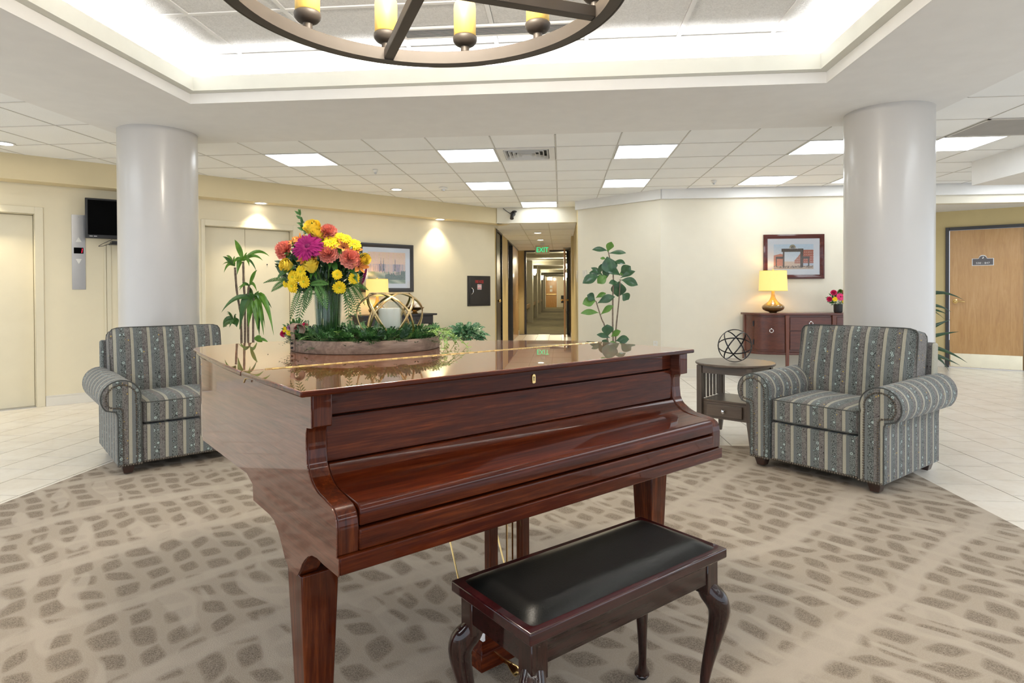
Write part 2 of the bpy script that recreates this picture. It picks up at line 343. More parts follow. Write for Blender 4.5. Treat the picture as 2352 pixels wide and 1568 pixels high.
# ------------------------------------------------------------------ mesh helpers
def by_normal(o, ax, alt, th=.9):
    """give the faces whose normal runs along ax a second material"""
    me = o.data; me.materials.append(alt)
    for p in me.polygons:
        if abs(p.normal[ax]) > th: p.material_index = 1
    return o
class MB:
    def __init__(s): s.v = []; s.f = []; s.M = Matrix.Identity(4)
    def add(s, vs, fs):
        o = len(s.v); s.v += [s.M @ Vector(p) for p in vs]; s.f += [tuple(i+o for i in f) for f in fs]; return s
    def box(s, x0, x1, y0, y1, z0, z1):
        vs = [(x, y, z) for z in (z0, z1) for y in (y0, y1) for x in (x0, x1)]
        return s.add(vs, [(0, 2, 3, 1), (4, 5, 7, 6), (0, 1, 5, 4), (1, 3, 7, 5), (3, 2, 6, 7), (2, 0, 4, 6)])
    def taper(s, c0, c1, h0, h1, z0, z1):
        (x, y), (X, Y) = c0, c1; a, b = h0; A, B = h1
        vs = [(x-a, y-b, z0), (x+a, y-b, z0), (x+a, y+b, z0), (x-a, y+b, z0), (X-A, Y-B, z1), (X+A, Y-B, z1), (X+A, Y+B, z1), (X-A, Y+B, z1)]
        return s.add(vs, [(3, 2, 1, 0), (4, 5, 6, 7), (0, 1, 5, 4), (1, 2, 6, 5), (2, 3, 7, 6), (3, 0, 4, 7)])
    def prism(s, poly, a, b, axis='z'):
        n = len(poly)
        def P(p, t): return {'z': (p[0], p[1], t), 'x': (t, p[0], p[1]), 'y': (p[0], t, p[1])}[axis]
        vs = [P(p, a) for p in poly] + [P(p, b) for p in poly]
        fs = [tuple(range(n))[::-1], tuple(range(n, 2*n))] + [(i, (i+1) % n, n+(i+1) % n, n+i) for i in range(n)]
        return s.add(vs, fs)
    def lathe(s, prof, n=32, c=(0, 0, 0), cap=True):
        vs = []; fs = []
        for r, z in prof:
            for i in range(n): a = 2*PI*i/n; vs.append((c[0]+r*math.cos(a), c[1]+r*math.sin(a), c[2]+z))
        for j in range(len(prof)-1):
            for i in range(n): k = (i+1) % n; fs.append((j*n+i, j*n+k, (j+1)*n+k, (j+1)*n+i))
        if cap: fs += [tuple(range(n))[::-1], tuple(range((len(prof)-1)*n, len(prof)*n))]
        return s.add(vs, fs)
    def tube(s, pts, r, n=8, closed=False, rs=None, flat=1.0, upv=None):
        pts = [Vector(p) for p in pts]; m_ = len(pts); vs = []; fs = []; prev = None
        for i, p in enumerate(pts):
            if closed: t = (pts[(i+1) % m_]-pts[i-1]).normalized()
            else: t = (pts[min(i+1, m_-1)]-pts[max(i-1, 0)]).normalized()
            if upv is not None: a = (upv(p) if callable(upv) else Vector(upv))
            else: a = prev if prev is not None else (Vector((0, 0, 1)) if abs(t.z) < .9 else Vector((1, 0, 0)))
            a = (a - t*a.dot(t))
            if a.length < 1e-6: a = t.orthogonal()
            a.normalize(); b = t.cross(a); prev = a
            R = rs[i] if rs else r
            for k in range(n):
                an = 2*PI*k/n; vs.append(p + a*math.cos(an)*R*flat + b*math.sin(an)*R)
        L = m_ if closed else m_-1
        for i in range(L):
            j = (i+1) % m_
            for k in range(n): q = (k+1) % n; fs.append((i*n+k, i*n+q, j*n+q, j*n+k))
        if not closed: fs += [tuple(range(n))[::-1], tuple(range((m_-1)*n, m_*n))]
        return s.add(vs, fs)
    def grid(s, fn, nu, nv):
        vs = [fn(i/nu, j/nv) for j in range(nv+1) for i in range(nu+1)]
        fs = [(j*(nu+1)+i, j*(nu+1)+i+1, (j+1)*(nu+1)+i+1, (j+1)*(nu+1)+i) for j in range(nv) for i in range(nu)]
        return s.add(vs, fs)
    def sphere(s, c, r, n=12, m_=8, sz=1):
        prof = [(max(1e-4, r*math.sin(PI*j/m_)), -r*sz*math.cos(PI*j/m_)) for j in range(m_+1)]
        return s.lathe(prof, n, c, cap=False)
    def data(s, name, mats, smooth=False, ang=35, recalc=True):
        me = bpy.data.meshes.new(name); me.from_pydata([tuple(v) for v in s.v], [], s.f)
        if recalc:
            bm = bmesh.new(); bm.from_mesh(me); bmesh.ops.recalc_face_normals(bm, faces=bm.faces); bm.to_mesh(me); bm.free()
        for mm in (mats if isinstance(mats, (list, tuple)) else [mats]): me.materials.append(mm)
        if smooth: me.shade_smooth(); me.set_sharp_from_angle(angle=math.radians(ang))
        return me
    def build(s, name, mat, parent=None, smooth=False, bevel=0, seg=2, ang=35, sub=0, recalc=True, loc=None, rotz=None):
        me = s.data(name, mat, smooth or bevel > 0, ang, recalc)
        o = bpy.data.objects.new(name, me); COL.objects.link(o)
        if parent: o.parent = parent
        if loc is not None: o.location = loc
        if rotz is not None: o.rotation_euler = (0, 0, rotz)
        if bevel:
            b = o.modifiers.new('bevel', 'BEVEL'); b.width = bevel; b.segments = seg; b.limit_method = 'ANGLE'; b.angle_limit = math.radians(40)
            b.harden_normals = False
        if sub:
            b = o.modifiers.new('sub', 'SUBSURF'); b.levels = sub; b.render_levels = sub
        return o
def put(name, me, parent=None, loc=(0, 0, 0), rot=None, mat=None, scale=None):
    o = bpy.data.objects.new(name, me); COL.objects.link(o)
    if parent: o.parent = parent
    if mat is not None: o.matrix_local = mat
    else:
        o.location = loc
        if rot: o.rotation_euler = rot
        if scale: o.scale = scale
    return o
def thing(name, label, cat, loc=(0, 0, 0), rotz=0, group=None):
    o = bpy.data.objects.new(name, None); COL.objects.link(o); o.location = loc; o.rotation_euler = (0, 0, rotz)
    o.empty_display_size = .1
    return tag(o, label, cat, group)
def tag(o, label, cat, group=None, kind=None):
    o['label'] = label; o['category'] = cat
    if group: o['group'] = group
    if kind: o['kind'] = kind
    return o
def struct(o): o['kind'] = 'structure'; return o
def stuff(o): o['kind'] = 'stuff'; return o
def rbox(x0, x1, y0, y1, z0, z1, name, mat, parent, bevel=.005, seg=2):
    return MB().box(x0, x1, y0, y1, z0, z1).build(name, mat, parent, bevel=bevel, seg=seg)
def text(name, body, size, mat, parent, M4, extrude=.0005, sx=1):
    c = bpy.data.curves.new(name, 'FONT'); c.body = body; c.size = size; c.align_x = 'CENTER'; c.align_y = 'CENTER'; c.extrude = extrude
    o = bpy.data.objects.new('tmp', c); COL.objects.link(o)
    bpy.context.view_layer.update()
    dg = bpy.context.evaluated_depsgraph_get(); me = bpy.data.meshes.new_from_object(o.evaluated_get(dg)); me.name = name
    bpy.data.objects.remove(o); bpy.data.curves.remove(c)
    me.materials.clear(); me.materials.append(mat)
    o = bpy.data.objects.new(name, me); COL.objects.link(o); o.parent = parent
    o.matrix_local = M4 @ Matrix.Diagonal((sx, 1, 1, 1)); return o
FACE_NY = Matrix.Rotation(PI/2, 4, 'X')      # text facing local -Y
def catmull(pts, k=6, closed=False):
    out = []; n = len(pts)
    rng = range(n if closed else n-1)
    for i in rng:
        g = lambda j: pts[j % n] if closed else pts[max(0, min(n-1, j))]
        p0, p1, p2, p3 = g(i-1), g(i), g(i+1), g(i+2)
        for t in range(k):
            t /= k
            out.append(tuple(.5*((2*b)+(-a+c)*t+(2*a-5*b+4*c-d)*t*t+(-a+3*b-3*c+d)*t**3) for a, b, c, d in zip(p0, p1, p2, p3)))
    if not closed: out.append(tuple(pts[-1]))
    return out
def clip(poly, n, d):                         # keep n.p <= d
    out = []
    for i in range(len(poly)):
        a = poly[i]; b = poly[(i+1) % len(poly)]; da = n[0]*a[0]+n[1]*a[1]-d; db = n[0]*b[0]+n[1]*b[1]-d
        if da <= 0: out.append(a)
        if (da < 0 < db) or (db < 0 < da):
            t = da/(da-db); out.append((a[0]+t*(b[0]-a[0]), a[1]+t*(b[1]-a[1])))
    return out
def parea(p): return abs(sum(p[i][0]*p[(i+1) % len(p)][1]-p[(i+1) % len(p)][0]*p[i][1] for i in range(len(p))))/2 if len(p) > 2 else 0
def bez(p0, p1, p2, t):
    return Vector(p0)*(1-t)**2 + Vector(p1)*2*t*(1-t) + Vector(p2)*t*t
def leaf(p0, p1, p2, w, n=(0, -1, 0), seg=8, shape=.5, cup=.15, mb=None, wave=0, blunt=1):
    """curved blade along a bezier; width lies across the tangent, facing n"""
    mb = mb or MB(); n = Vector(n).normalized(); ph = random.random()*6
    def fn(u, v):
        t = v; p = bez(p0, p1, p2, t); tg = (bez(p0, p1, p2, min(1, t+.02))-bez(p0, p1, p2, max(0, t-.02))).normalized()
        wd = tg.cross(n); wd = wd.normalized() if wd.length > 1e-4 else tg.orthogonal().normalized()
        nn = wd.cross(tg)
        k = max(.03, math.sin(PI*min(1, max(0, t))**shape))**blunt if t < 1 else .03
        if blunt < 1 and t >= 1: k = .30
        x = (u-.5)*w*k
        return p + wd*x + nn*(abs(u-.5)*2*cup*w*k + wave*w*math.sin(9*t+ph)*(u-.5))
    mb.grid(fn, 4, seg); return mb

# ================================================================== STRUCTURE
CE = 2.68; BZ = 2.42
# elevator wall frame: local x along the wall to the right, local -y toward the room
EA = math.atan2(.725, .688)
EW = Matrix.Translation((-5.88, 6.0, 0)) @ Matrix.Rotation(EA, 4, 'Z')
def ew(x, y, z=0): return EW @ Vector((x, y, z))
# right door wall frame
DA = math.atan2(-.515, .857)
DW = Matrix.Translation((5.989, 10.445, 0)) @ Matrix.Rotation(DA, 4, 'Z')
AA = math.atan2(9.0-10.02, 1.431-.28); AL = math.hypot(1.151, 1.02)
AW = Matrix.Translation((.28, 10.02, 0)) @ Matrix.Rotation(AA, 4, 'Z')

# floor slab and tiles
flo = struct(MB().box(-11, 9.5, -4, 18, -.12, -.003).build('floor', M['grout']))
CX0, CX1, CY1 = -3.27, 2.35, 5.0
cols = .3325; tl = .318
tiles = []
kx0 = round((-9-2.68)/cols)
for i in range(kx0, 34):
    x = 2.68+i*cols; off = (i % 3)*tl/3+.09
    for j in range(int(-1/tl), int(17.8/tl)):
        y = off+j*tl; cx, cy = x+cols/2, y+tl/2
        if cx > 9.4 or cx < -10.8: continue
        if x > CX0+.01 and x+cols < CX1-.01 and y+tl < CY1-.01: continue
        # behind walls
        l = EW.inverted() @ Vector((cx, cy, 0))
        vest = -1.3 < cx < .45 and 10.3 < cy
        if l.y > .25 and not vest: continue
        if cy > 11.2 and not (-1.45 < cx < .4): continue
        if cx > 0.45 and cx < 4.5 and cy > 9.2 and (cy-10.02) > -.886*(cx-.28)+.2: continue
        if cx > 0.6 and cx < 4.4 and cy > 9.25: continue
        if cx > 4.4 and (DW.inverted() @ Vector((cx, cy, 0))).y > .2: continue
        dep = cx*fw.x + cy*fw.y; lat = cx*r2.x+cy*r2.y
        vis = dep > .3 and -.86 < lat/dep < .87 and -1165/1414-.1 < lat/dep
        tiles.append((0 if vis else 1, dep*dep+lat*lat, x, y))
tiles.sort()
tme = MB().box(0, cols-.007, 0, tl-.007, -.01, 0).data('floor_tile', M['floor_tile'])
rest = MB()
for k, (nv, d, x, y) in enumerate(tiles):
    if k < 290: put('floor_tile', tme, flo, (x, y, 0))
    else: rest.box(x, x+cols-.007, y, y+tl-.007, -.01, 0)
stuff(rest.build('distant_floor_tiles', M['floor_tile'], flo))
# patterned inset carpet
cp = MB().box(CX0, CX1, -4, CY1, -.002, .0035).build('carpet', M['carpet'])
tag(cp, 'taupe patterned carpet inset in the pale tile floor', 'carpet')

# columns
def column(x, y, lab):
    c = MB().lathe([(.322, 0), (.322, CE)], 96).build('column', M['column'], None, smooth=True, loc=(x, y, 0))
    return tag(c, lab, 'column')
column(-3.63, 5.30, 'round off-white column behind the left armchair')
column(2.675, 5.303, 'round off-white column behind the right armchair')

# ---- ceilings
OX0, OX1, OY0, OY1 = -2.83, 1.87, -.19, 4.51       # cove opening
SX0, SX1, SY0, SY1 = -4.015, 3.06, -1.4, 5.70      # plaster ring
mb = MB()
mb.box(SX0, OX0, SY0, SY1, CE, CE+.05); mb.box(OX1, SX1, SY0, SY1, CE, CE+.05)
mb.box(OX0, OX1, OY1, SY1, CE, CE+.05); mb.box(OX0, OX1, SY0, OY0, CE, CE+.05)
sof = struct(mb.build('ceiling', M['drywall']))
# cove: fascia, step, lip
TZ = 2.965
def ringbox(x0, x1, y0, y1, w, z0, z1, name, mat, inner=True):
    b = MB(); b.box(x0-w, x0, y0-w, y1+w, z0, z1); b.box(x1, x1+w, y0-w, y1+w, z0, z1); b.box(x0, x1, y0-w, y0, z0, z1); b.box(x0, x1, y1, y1+w, z0, z1)
    return b.build(name, mat)
g = .002
struct(ringbox(OX0+.012, OX1-.012, OY0+.012, OY1-.012, .0115, CE-.0005, CE+.0765, 'trim_1', M['white_trim']))
ins = .075
struct(ringbox(OX0+ins, OX1-ins, OY0+ins, OY1-ins, .02, CE+.075+g, CE+.185, 'trim_2', M['lip']))
b = MB(); b2 = ins-.02
b.box(OX0-.45, OX0+b2, OY0-.45, OY1+.45, CE+.0775, CE+.09); b.box(OX1-b2, OX1+.45, OY0-.45, OY1+.45, CE+.0775, CE+.09)
b.box(OX0+b2, OX1-b2, OY1-b2, OY1+.45, CE+.0775, CE+.09); b.box(OX0+b2, OX1-b2, OY0-.45, OY0+b2, CE+.0775, CE+.09)
struct(b.build('trim_3', M['lip']))
# tray ceiling above
TX0, TX1, TY0, TY1 = OX0-.42, OX1+.42, OY0-.42, OY1+.42
tray = struct(MB().box(TX0-.1, TX1+.1, TY0-.1, TY1+.1, TZ+.012, TZ+.05).build('ceiling_tray', M['vent_dark']))
b = MB()
b.box(TX0-.05, TX0, TY0, TY1, CE+.09, TZ+.03); b.box(TX1, TX1+.05, TY0, TY1, CE+.09, TZ+.03); b.box(TX0, TX1, TY1, TY1+.05, CE+.09, TZ+.03); b.box(TX0, TX1, TY0-.05, TY0, CE+.09, TZ+.03)
struct(b.build('wall_tray', M['white_trim']))
GX, GY, gx, gy = -.0455, 6.21, .6125, .626
TGX, TGY = -.44, 4.32
def grid_ceiling(parent, z, polyclips, xs, ys, keep, mat, tee, teemat, tee_w, skip=(), namet='ceiling_tile', drop=.0035):
    x0, nx0, nx1, px = xs; y0, ny0, ny1, py = ys; n = 0
    teeb = MB()
    cache = {}
    for i in range(nx0, nx1):
        for j in range(ny0, ny1):
            if (i, j) in skip: continue
            x, y = x0+i*px, y0+j*py; e = tee_w/2+.002
            full = [(x+e, y+e), (x+px-e, y+e), (x+px-e, y+py-e), (x+e, y+py-e)]
            p = full
            for (nn, d) in polyclips(x+px/2, y+py/2):
                p = clip(p, nn, d)
                if len(p) < 3: break
            if len(p) < 3 or parea(p) < .004: continue
            ox, oy = x+px/2, y+py/2
            if abs(parea(p)-parea(full)) < 1e-6 and mat in cache: me = cache[mat]
            else:
                me = MB().prism([(a-ox, b_-oy) for a, b_ in p], drop, .012).data(namet, mat)
                if abs(parea(p)-parea(full)) < 1e-6: cache[mat] = me
            put(namet, me, parent, (ox, oy, z)); n += 1
    return n
NL = Vector((-.725, .688)); P0 = Vector((-5.88, 6.0)); FD = NL.dot(P0) - .25     # bulkhead face half plane
def room_clips(cx, cy):
    c = [((NL.x, NL.y), FD-.002)]
    if cx < SX0: pass
    elif cx > SX1: pass
    else: c.append(((0, -1), -SY1-.001))
    if SX0-.61 < cx < SX0+.31 and cy < SY1: c = [((NL.x, NL.y), FD-.002), ((1, 0), SX0-.001)]
    if SX1-.31 < cx < SX1+.61 and cy < SY1: c = [((-1, 0), -SX1-.001)]
    if cx > 4.3 and cy < 7.2: c.append(((1, 0), 4.67))
    if cx < .30: c.append(((0, 1), 10.65))
    elif cx < 1.3: c += [((0, 1), 10.65), ((1.02, 1.151), 1.02*.28+1.151*10.02)]
    elif cx < 1.8: c.append(((0, 1), 9.25))
    else: c.append(((0, 1), 8.93))
    return c
def ring_keep(i, j):
    cx, cy = GX+(i+.5)*gx, GY+(j+.5)*gy
    return SX0+.31 < cx < SX1-.31 and cy < SY1-.31
LIGHTS = [(-5, 0), (-2, 0), (1, 0), (4, 0), (6, 0), (-2, 3), (1, 3), (4, 3), (6, 3), (-1, 6)]
VENT = (-1, 0); RET = [(6, -1), (7, -1)]
skip = set(LIGHTS + [VENT] + RET)
for i in range(-14, 14):
    for j in range(-7, 8):
        if ring_keep(i, j): skip.add((i, j))
    for j in range(-4, 8):
        pass
b = MB()
cl = struct(MB().box(-9, 9, 5.75, 11, CE+.07, CE+.1).build('ceiling_lobby', M['vent_dark']))
grid_ceiling(cl, CE, room_clips, (GX, -14, 13, gx), (GY, -6, 8, gy), None, M['tile'], None, None, .010, skip)
# side caps of dark plenum over left and right zones
struct(MB().box(-9, SX0-.01, -4, 5.75, CE+.07, CE+.1).box(SX1+.01, 9, -4, 5.75, CE+.07, CE+.1).box(SX0-.01, SX1+.01, -4, SY0, CE+.0, CE+.05).build('ceiling_plenum', M['vent_dark']))
# tee grid
t_ = MB()
def tee_seg(p, q, w=.010):
    p = Vector(p); q = Vector(q); d = (q-p); L = d.length
    if L < .02: return
    d.normalize(); n = Vector((-d.y, d.x))*w/2
    t_.prism([tuple(p-n), tuple(q-n), tuple(q+n), tuple(p+n)], CE, CE+.012)
def clipline(ax, c, lo, hi, test):
    # march a grid line and emit the runs inside the room
    st = None; s = lo; ds = .02
    while s <= hi+1e-6:
        p = (c, s) if ax == 'x' else (s, c); ok = test(*p)
        if ok and st is None: st = s
        if (not ok or s+ds > hi) and st is not None:
            e = s; tee_seg((c, st) if ax == 'x' else (st, c), (c, e) if ax == 'x' else (e, c)); st = None
        s += ds
def inroom(x, y):
    if NL.x*x+NL.y*y > FD-.01: return False
    if SX0+.0 < x < SX1 and y < SY1+.005: return False
    if x > 4.66 and y < 7.46: return False
    if x < 1.431: return y < 10.64 and 1.02*x+1.151*y < 1.02*.28+1.151*10.02-.03
    return y < 8.92
for i in range(-14, 14): clipline('x', GX+i*gx, 2.46, 10.7, inroom)
for j in range(-5, 8): clipline('y', GY+j*gy, -8.6, 7.9, inroom)
struct(t_.build('ceiling_grid', M['tee']))
# tray tiles + tees
def tray_clips(cx, cy): return [((1, 0), TX1), ((-1, 0), -TX0), ((0, 1), TY1), ((0, -1), -TY0)]
TP = .624
tskip = {(1, 1), (2, 1), (0, 1)}
grid_ceiling(tray, TZ, tray_clips, (TGX, -5, 5, TP), (TGY, -8, 1, .65), None, M['tray_tile'], None, None, .03, set(), 'tray_ceiling_tile', .006)
t2 = MB()
for i in range(-5, 6):
    x = TGX+i*TP
    if TX0 < x < TX1: t2.box(x-.014, x+.014, TY0, TY1, TZ, TZ+.012)
for j in range(-8, 2):
    y = TGY+j*.65
    if TY0 < y < TY1: t2.box(TX0, TX1, y-.014, y+.014, TZ-.0005, TZ+.0115)
struct(t2.build('ceiling_tray_grid', M['tee_white']))
# linear slot grille in the tray (a long diffuser)
gr = thing('linear_air_diffuser', 'long slotted air diffuser in the lit ceiling tray above the chandelier', 'vent', (-.41, 4.06, TZ-.002), 0)
MB().box(-.62, .62, -.062, .062, -.004, .006).build('backing', M['vent_dark'], gr)
MB().box(-.64, .64, -.078, -.060, -.012, .004).box(-.64, .64, .060, .078, -.012, .004).box(-.64, -.62, -.06, .06, -.012, .004).box(.62, .64, -.06, .06, -.012, .004).build('frame', M['white_trim'], gr)
sl = MB().box(-.62, .62, -.0035, .0035, -.010, .002).data('slat', M['steel'])
M['slat_grey'] = plain('grey_slat_paint', (.30, .30, .30), .5); sl.materials[0] = M['slat_grey']
for k in range(8): put('slat', sl, gr, (0, -.0525+k*.015, 0))

# cove lighting (fluorescent strips lying in the trough)
def strip(x0, y0, x1, y1, lab):
    L = math.hypot(x1-x0, y1-y0); a = math.atan2(y1-y0, x1-x0)
    th = thing('cove_light_strip', lab, 'light', ((x0+x1)/2, (y0+y1)/2, CE+.09), a, 'light strips hidden in the ceiling cove')
    MB().box(-L/2, L/2, -.03, .03, 0, .02).build('channel', M['white_trim'], th)
    mb = MB(); mb.tube([(-L/2+.02, 0, .034), (L/2-.02, 0, .034)], .013, 8); mb.build('tube', M['cove'], th, smooth=True)
M['cove'] = emit('cove_fluorescent_tube', (1, 1, 1), COVE_E*6)
o_ = .13
CL = 'white light strip lying in the cove trough around the ceiling tray'
strip(OX0-.35*0+.0-o_, OY0, OX0-o_, OY1, CL); strip(OX1+o_, OY0, OX1+o_, OY1, CL)
strip(OX0, OY1+o_, OX1, OY1+o_, CL); strip(OX0, OY0-o_, OX1, OY0-o_, CL)

# light panels, 2 ft by 2 ft
ordinal = {}
plabs = {(-5, 0): 'leftmost square ceiling light panel, near the left column', (-2, 0): 'square ceiling light panel directly left of the square air vent',
 (1, 0): 'square ceiling light panel in the nearest row, second panel right of the air vent side', (4, 0): 'square ceiling light panel half hidden behind the left edge of the right column',
 (6, 0): 'square ceiling light panel right of the right column, by the grey grille', (-2, 3): 'middle row ceiling light panel above and left of the corridor',
 (1, 3): 'middle row ceiling light panel above the fiddle-leaf plant', (4, 3): 'middle row ceiling light panel above the framed archway picture',
 (6, 3): 'sliver of a ceiling light panel just left of the right column, farthest right of middle row', (-1, 6): 'farthest ceiling light panel, just before the corridor opening'}
pf = MB(); h = gx/2-.009; k = gy/2-.009
pf.box(-h, h, -k, -k+.012, -.003, .012).box(-h, h, k-.012, k, -.003, .012).box(-h, -h+.012, -k+.012, k-.012, -.003, .012).box(h-.012, h, -k+.012, k-.012, -.003, .012)
pfm = pf.data('frame', M['white_trim']); pdm = MB().box(-h+.012, h-.012, -k+.012, k-.012, .001, .010).data('diffuser', M['white_panel'])
for (i, j) in LIGHTS:
    th = thing('ceiling_light_panel', plabs[(i, j)], 'ceiling light', (GX+(i+.5)*gx, GY+(j+.5)*gy, CE), 0, 'square ceiling light panels')
    put('frame', pfm, th); put('diffuser', pdm, th)
# square vent
th = thing('ceiling_air_vent', 'square louvred white air vent between two ceiling light panels', 'vent', (GX+(VENT[0]+.5)*gx, GY+.5*gy, CE))
MB().box(-h, h, -k, -.235, -.004, .006).box(-h, h, .235, k, -.004, .006).box(-h, -.235, -.235, .235, -.004, .006).box(.235, h, -.235, .235, -.004, .006).build('frame', M['white_trim'], th)
MB().box(-.235, .235, -.235, .235, .045, .05).build('backing', M['vent_dark'], th)
for q in range(5):
    a = (.228-q*.043)*1.4142; b_ = a-.024
    mb = MB(); mb.M = Matrix.Rotation(PI/4, 4, 'Z'); mb.lathe([(a, -.010), (a-.004, -.010), (b_-.004, .030), (b_, .030), (a, -.010)], 4, cap=False)
    mb.build('louvre', M['white_trim'], th)
# return grilles
th = thing('return_air_grille', 'grey perforated return air grille right of the right column', 'vent', (GX+7*gx, GY-.5*gy, CE))
MB().box(-gx+.01, gx-.01, -k, k, -.001, .006).build('grille_panel', M['grey_grille'], th)
b = MB().box(-gx+.01, gx-.01, -k, -k+.02, -.005, 0).box(-gx+.01, gx-.01, k-.02, k, -.005, 0).box(-gx+.01, -gx+.03, -k, k, -.005, 0).box(gx-.03, gx-.01, -k, k, -.005, 0); b.build('frame', M['tee'], th)
# can downlights
def downlight(p, lab, power=26, z=CE, col=(1, .93, .82), r=.075, grp='round recessed ceiling downlights', on=True):
    th = thing('recessed_downlight', lab, 'ceiling light', (p[0], p[1], z), 0, grp)
    MB().lathe([(r+.014, 0), (r+.014, -.006), (r-.004, -.004), (r-.008, -.001), (r-.008, 0)], 28).build('trim_ring', M['white_trim'], th, smooth=True)
    MB().lathe([(r-.009, -.0035), (r-.009, -.002)], 24).build('lens', M['lens'], th, smooth=True)
    if on:
        s = spot('downlight_lamp', (p[0], p[1], z-.012), power, col, math.radians(100), .7, rad=.05)
M['lens'] = emit('downlight_lens', (1, .93, .80), 9)
downlight((-2.30, 8.53), 'small round downlight in the tiled ceiling above the framed birch picture', 12)
downlight((-4.45, 6.75), 'small round downlight peeking out right of the left column top', 10)
downlight((-5.33, 5.50), 'small round downlight at the left edge of the tiled ceiling', 10)
for s_, lab in ((-.22, 'bulkhead downlight over the leftmost elevator'), (2.67, 'bulkhead downlight over the elevator behind the corn plant'), (5.56, 'bulkhead downlight right of the framed birch picture')):
    p = ew(s_, -.125); downlight((p.x, p.y), lab, DOWN_E, BZ, (1, .86, .60))
# detectors
def disc(name, x, y, z, lab, r=.06, cat='detector'):
    th = thing(name, lab, cat, (x, y, z))
    MB().lathe([(r, 0), (r, -.012), (r*.8, -.028), (.02, -.03)], 24).build('base', M['white_plastic'], th, smooth=True)
    MB().lathe([(r*.45, -.028), (r*.42, -.045), (.01, -.048)], 18).build('sensor', M['steel'], th, smooth=True)
disc('smoke_detector', -1.62, 8.45, CE, 'white smoke detector on the ceiling left of the corridor')
disc('sprinkler_head', 2.02, 8.34, CE, 'small sprinkler cover on the ceiling above the right wall', .035, 'sprinkler')
disc('sprinkler_head', -2.18, 7.14, CE, 'small sprinkler cover on the ceiling left of the light panels', .03, 'sprinkler')

# ---- elevator wall (left)
D1 = (-.82, .292, 2.10); D2 = (2.01, 3.15, 2.095)
mb = MB(); mb.M = EW; ZT = 2.9
mb.box(-3.2, D1[0], 0, .3, 0, ZT); mb.box(D1[1], D2[0], 0, .3, 0, ZT); mb.box(D2[1], 6.84, 0, .3, 0, ZT)
mb.box(D1[0], D1[1], 0, .3, D1[2], ZT); mb.box(D2[0], D2[1], 0, .3, D2[2], ZT)
struct(mb.build('wall_left', M['wall_yellow']))
mb = MB(); mb.M = EW; mb.box(-3.2, 6.98, -.25, -.001, BZ, CE+.06)
struct(mb.build('wall_left_bulkhead', M['bulk_yellow']))
def elevator(D, lab, grp='elevators', split=True):
    th = thing('elevator_door', lab, 'elevator', ew((D[0]+D[1])/2, 0), EA, grp)
    w = (D[1]-D[0])/2; z = D[2]
    mb = MB(); f = .075
    mb.box(-w-f+.03, -w, -.012, .0-.001, 0, z+f).box(w, w+f-.03*0, -.012, -.001, 0, z+f).box(-w, w, -.012, -.001, z, z+f)
    mb.box(-w, -w+.004, -.001, .10, 0, z).box(w-.004, w, -.001, .10, 0, z).box(-w+.004, w-.004, -.001, .10, z-.004, z)
    mb.build('frame', M['elev_paint'], th, bevel=.003, seg=1)
    dl = rbox(-w+.006, -.045, .102, .13, .005, z-.006, 'door_panel', M['elev_paint'], th, .003, 1)
    dr = rbox(-.041, w-.006, .110, .138, .005, z-.006, 'door_panel', M['elev_paint'], th, .003, 1)
    MB().box(-w, w, .0, .14, -.0, .006).build('sill', M['steel'], th)
    mb = MB(); mb.M = Matrix.Translation((w-.32, .105, 1.62)) @ Matrix.Rotation(PI/2, 4, 'X'); mb.lathe([(.008, 0), (.008, .004)], 12); mb.build('keyhole', M['black_plastic'], th)
    return th
elevator(D1, 'cream elevator door at the left edge, left of the call button plate')
elevator(D2, 'cream elevator double door behind the corn plant and bouquet')
# dark backing behind the shaft doors
mb = MB(); mb.M = EW; mb.box(D1[0]-.1, D1[1]+.1, .301, .33, 0, 2.3).box(D2[0]-.1, D2[1]+.1, .301, .33, 0, 2.3); struct(mb.build('wall_shaft', M['vent_dark']))
def basebd(name, Mx, segs, h=.115):
    mb = MB(); mb.M = Mx
    for a, b_ in segs:
        mb.box(a, b_, -.014, -.0005, .001, h-.02); mb.box(a, b_, -.010, -.0005, h-.02, h-.012); mb.box(a, b_, -.014, -.0005, h-.012, h)
    return struct(mb.build(name, M['base_white']))
basebd('baseboard_left', EW, [(-3.2, D1[0]-.05), (D1[1]+.08, D2[0]-.06), (D2[1]+.08, 6.84)])
# vertical moulding on the wall beside the screen
mo = MB(); mo.M = EW; mo.box(.925, .945, -.012, -.0005, .12, 1.80).box(.950, .995, -.008, -.0005, .12, 1.80); mo = mo.build('wall_cable_cover', M['elev_paint'], None, bevel=.002, seg=1)
tag(mo, 'narrow cream vertical moulding on the wall under the screen', 'moulding')

# ---- opening fascia and vestibule
VX0, VX1, VY = -1.21, .28, 17.87
struct(MB().box(-1.10, .30, 10.65, 10.80, BZ, CE+.06).build('wall_back_header', M['wall_cream']))
mb = MB()   # vestibule left wall with two door openings
d_a, d_b = (11.62, 12.62), (14.15, 17.35)
x0, x1 = VX0-.15, VX0
mb.box(x0, x1, 10.93, d_a[0], 0, ZT); mb.box(x0, x1, d_a[1], d_b[0], 0, ZT); mb.box(x0, x1, d_b[1], VY, 0, ZT)
mb.box(x0, x1, d_a[0], d_a[1], 2.40, ZT); mb.box(x0, x1, d_b[0], d_b[1], 2.40, ZT)
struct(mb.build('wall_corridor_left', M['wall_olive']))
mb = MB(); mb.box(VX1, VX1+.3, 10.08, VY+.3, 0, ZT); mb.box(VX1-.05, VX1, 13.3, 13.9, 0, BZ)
struct(mb.build('wall_corridor_right', M['wall_olive']))
